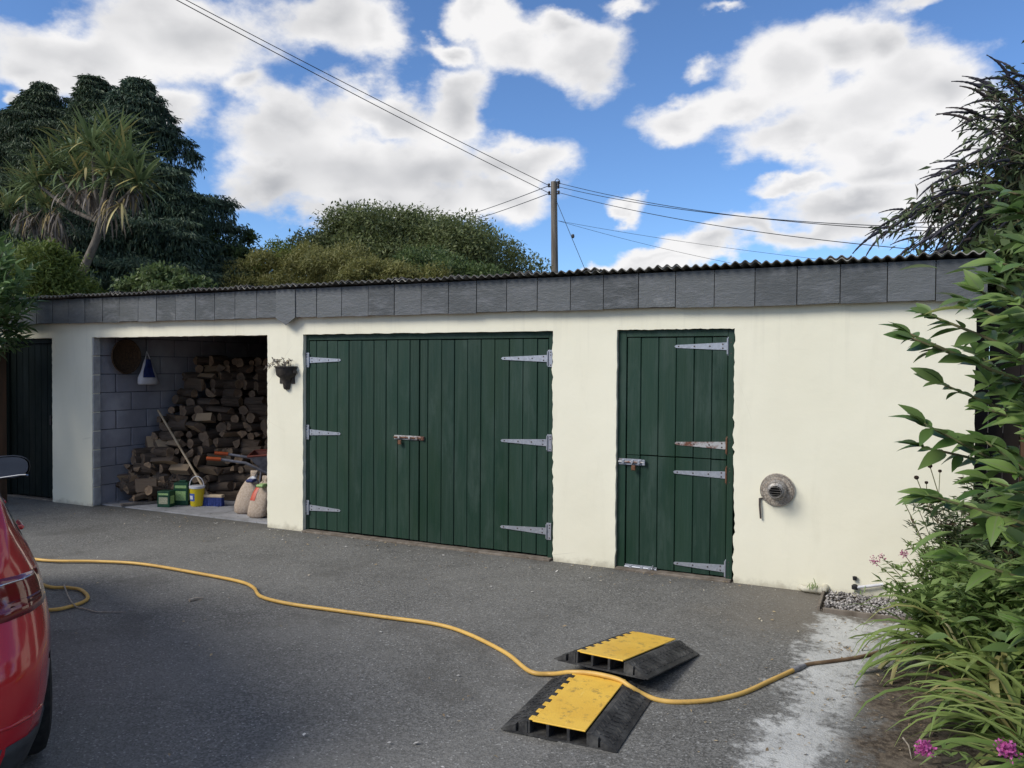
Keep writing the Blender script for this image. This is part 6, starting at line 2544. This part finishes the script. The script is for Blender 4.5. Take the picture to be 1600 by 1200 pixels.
def herb(name, label, cat, centre, size, nst, n, L, W, mat, up=.6, group=None):
    """bushy border plant: many stems with small narrow leaves"""
    rs = random.Random(int(abs(centre[0] * 997 + centre[1] * 313 + nst)))
    t = thing(name, label, cat, (centre[0], centre[1], 0), 0, group)
    mb = MB()
    Pp, Dd = [], []
    per = max(6, n // nst)
    for k in range(nst):
        b = Vector((centre[0] + rs.gauss(0, size[0] * .25), centre[1] + rs.gauss(0, size[1] * .25), .03))
        e = Vector((centre[0] + rs.gauss(0, size[0] * .62), centre[1] + rs.gauss(0, size[1] * .62), centre[2] * rs.uniform(.62, 1.06)))
        path = catmull([b, b.lerp(e, .5) + Vector((0, 0, .08)), e], 5)
        mb.tube(path, [.005 - .003 * i / 10 for i in range(len(path))], 4)
        for i in range(per):
            s = rs.uniform(.18, 1.0) ** .8
            q = path[min(len(path) - 1, int(s * (len(path) - 1)))]
            a = rs.uniform(0, 6.283)
            Pp.append(tuple(q + Vector((rs.gauss(0, .012), rs.gauss(0, .012), rs.gauss(0, .02)))))
            Dd.append((math.cos(a), math.sin(a), up + rs.gauss(0, .4)))
    mb.build('stems', M['stem'], t)
    p, d = np.array(Pp), np.array(Dd)
    m = len(p)
    V, Fq = leaf_geo(p, d, unit(rng.normal(size=(m, 3)) * .4 + np.array([0, 0, 1])), L * rng.uniform(.6, 1.2, m), W * rng.uniform(.7, 1.2, m), .25)
    stuff(mesh_np('foliage', V, Fq, M[mat], t))
    return t


herb('border_plant', 'bright fine-leaved bushy plant at the wall end of the bed', 'border plant', (.40, -.85, .56), (.26, .26), 70, 4200, .070, .018, 'herb')
herb('border_plant', 'mid green leafy plant spilling over the end of the gravel', 'border plant', (.30, -1.10, .38), (.24, .20), 54, 3000, .080, .022, 'herb')
herb('border_plant', 'tall dark stemmed plant rising against the cream wall', 'border plant', (.42, -.45, .85), (.26, .22), 34, 1900, .085, .016, 'herbdark')
herb('border_plant', 'dark leafy plant in front of the black fence', 'border plant', (.78, -.55, 1.0), (.40, .30), 44, 2600, .09, .026, 'herbdark', .3)
herb('border_plant', 'leafy plant filling the bed beneath the large-leaved shrub', 'border plant', (.66, -1.45, .66), (.40, .36), 70, 4200, .10, .032, 'herb', .35)
herb('border_plant', 'low leafy plant at the right edge of the bed', 'border plant', (1.15, -1.2, .9), (.45, .4), 50, 3200, .09, .03, 'herbdark', .35)


def valerian(label, px, py, Y, base, kind, r=.024, n=70, tall=True):
    tip = P(px, py, Y)
    t = thing('pink_flower', label, 'flower', (base[0], base[1], .03), 0, group='pink valerian flowers in the bed')
    b = Vector((base[0], base[1], .03))
    md = b.lerp(tip, .55) + Vector((.02, 0, .05))
    path = catmull([b, md, tip], 6)
    MB().tube(path, [.004 - .002 * i / 12 for i in range(len(path))], 5).build('stem', M['stem'], t)
    p = np.array(tip) + rng.normal(size=(n, 3)) * r * np.array([.6, .6, .55])
    V, Fq = leaf_geo(p, rand_dir(n) + np.array([0, 0, .5]), rand_dir(n), .014, .011)
    stuff(mesh_np('florets', V, Fq, M[kind], t))
    lv = [path[int(len(path) * q)] for q in (.3, .45, .6, .7, .8)]
    pp_ = np.repeat(np.array([tuple(q) for q in lv]), 3, 0)
    m = len(pp_)
    d = np.stack([rng.normal(size=m), rng.normal(size=m), rng.uniform(-.3, .4, m)], 1)
    V, Fq = leaf_geo(pp_, d, np.tile([0, 0, 1.], (m, 1)), .055, .018)
    mesh_np('leaves', V, Fq, M['herb'], t)['kind'] = 'stuff'


valerian('pale pink flower cluster on a leaning stem against the wall foot', 1366, 878, -.75, (.24, -.95), 'palepink', .022, 46)
valerian('pale pink bud cluster beside the leaning cluster at the wall foot', 1378, 871, -.74, (.25, -.93), 'palepink', .014, 24)
valerian('single pink flower head at the top of the bright fine-leaved plant', 1413, 866, -1.05, (.30, -1.1), 'palepink', .018, 46)
valerian('bright magenta flower head low over the soil at the bottom edge', 1444, 1170, -2.95, (.42, -2.75), 'pink', .0235, 260)
valerian('pink flower head in the bottom right corner among strap leaves', 1574, 1172, -3.05, (.55, -2.9), 'pink', .0235, 260)


def seed_stems():
    for label, px, py, b, side in (('dark seed heads on thin stems rising by the wall, the taller pair', 1453, 728, (.42, -.5), -1), ('dark seed head on a thin stem leaning left by the wall', 1432, 746, (.40, -.52), -1), ('thin weed stem with tiny leaves against the cream wall', 1412, 783, (.34, -.55), 1)):
        t = thing('seed_stem', label, 'dry stem', (b[0], b[1], .03), 0, group='dry seed stems by the wall')
        tip = P(px, py, -.45)
        bb = Vector((b[0], b[1], .03))
        md = bb.lerp(tip, .6) + Vector((.03, 0, 0))
        MB().tube(catmull([bb, md, tip], 6), .0032, 5).build('stem', M['stem'], t)
        if side < 0:
            MB().lathe([(.0001, -.016), (.012, -.010), (.0165, 0), (.012, .010), (.0001, .014)], 10, Matrix.Translation(tip)).build('seed_head', M['seed'], t, True)
            q = tip + Vector((.06, 0, -.03))
            MB().tube([md.lerp(tip, .5), q], .0025, 5).build('side_stem', M['stem'], t)
            MB().lathe([(.0001, -.012), (.009, -.008), (.012, 0), (.009, .008), (.0001, .010)], 10, Matrix.Translation(q)).build('seed_head', M['seed'], t, True)
        else:
            p = np.array([tuple(md.lerp(tip, s)) for s in np.linspace(0, 1, 12)])
            V, Fq = leaf_geo(p, rand_dir(12), rand_dir(12), .03, .01)
            mesh_np('leaves', V, Fq, M['herb'], t)['kind'] = 'stuff'


seed_stems()


def weeds():
    spots = [((-.52, -.10), .07, 12, 'small green weed tuft growing over the elbow pipe'), ((-.20, -.10), .05, 9, 'tiny green weed at the wall foot behind the gravel'), ((.02, -.12), .06, 14, 'little leafy weed beside the thin white pipe')]
    for (x, y), h, n, label in spots:
        t = thing('weed', label, 'weed', (x, y, .02), 0, group='weeds at the foot of the wall')
        hb = np.array([x, y, .05]) + rng.normal(size=(n, 3)) * np.array([.025, .015, .004])
        a = rng.uniform(0, 6.28, n)
        d = np.stack([np.cos(a) * .5, np.sin(a) * .5, np.full(n, .9)], 1)
        V, Fq = blades(hb, d, h * rng.uniform(.6, 1.2, n), np.full(n, .007), rng.uniform(.3, 1.2, n))
        mesh_np('leaves', V, Fq, M['herb'], t)['kind'] = 'stuff'
    # stray straps on the concrete beside the bed
    for px, py, a, label in ((1345, 985, 75, 'lone green blade standing at the edge of the concrete'), (1352, 992, 15, 'bent brown-green blade lying beside the lone green blade')):
        q = G(px, py + 8)
        o = bpy.data.objects.new('grass_blade', blade_mesh(.14, .016, R(a), R(30)))
        COL.objects.link(o)
        o.location = (q.x, q.y, .016)
        tag(o, label, 'grass blade')


weeds()


# ------------------------------------------------------------------ what stands behind the viewer (seen only as light and reflection)
def behind():
    t = broad_tree
    # a hedge and house side behind the camera keep the yard's reflections plausible
    o = MB().box((-4, -17, 2.6), (16, .3, 5.2)).build('house_wall', M['cream'])
    tag(o, 'plain cream house wall behind the viewer', 'house')
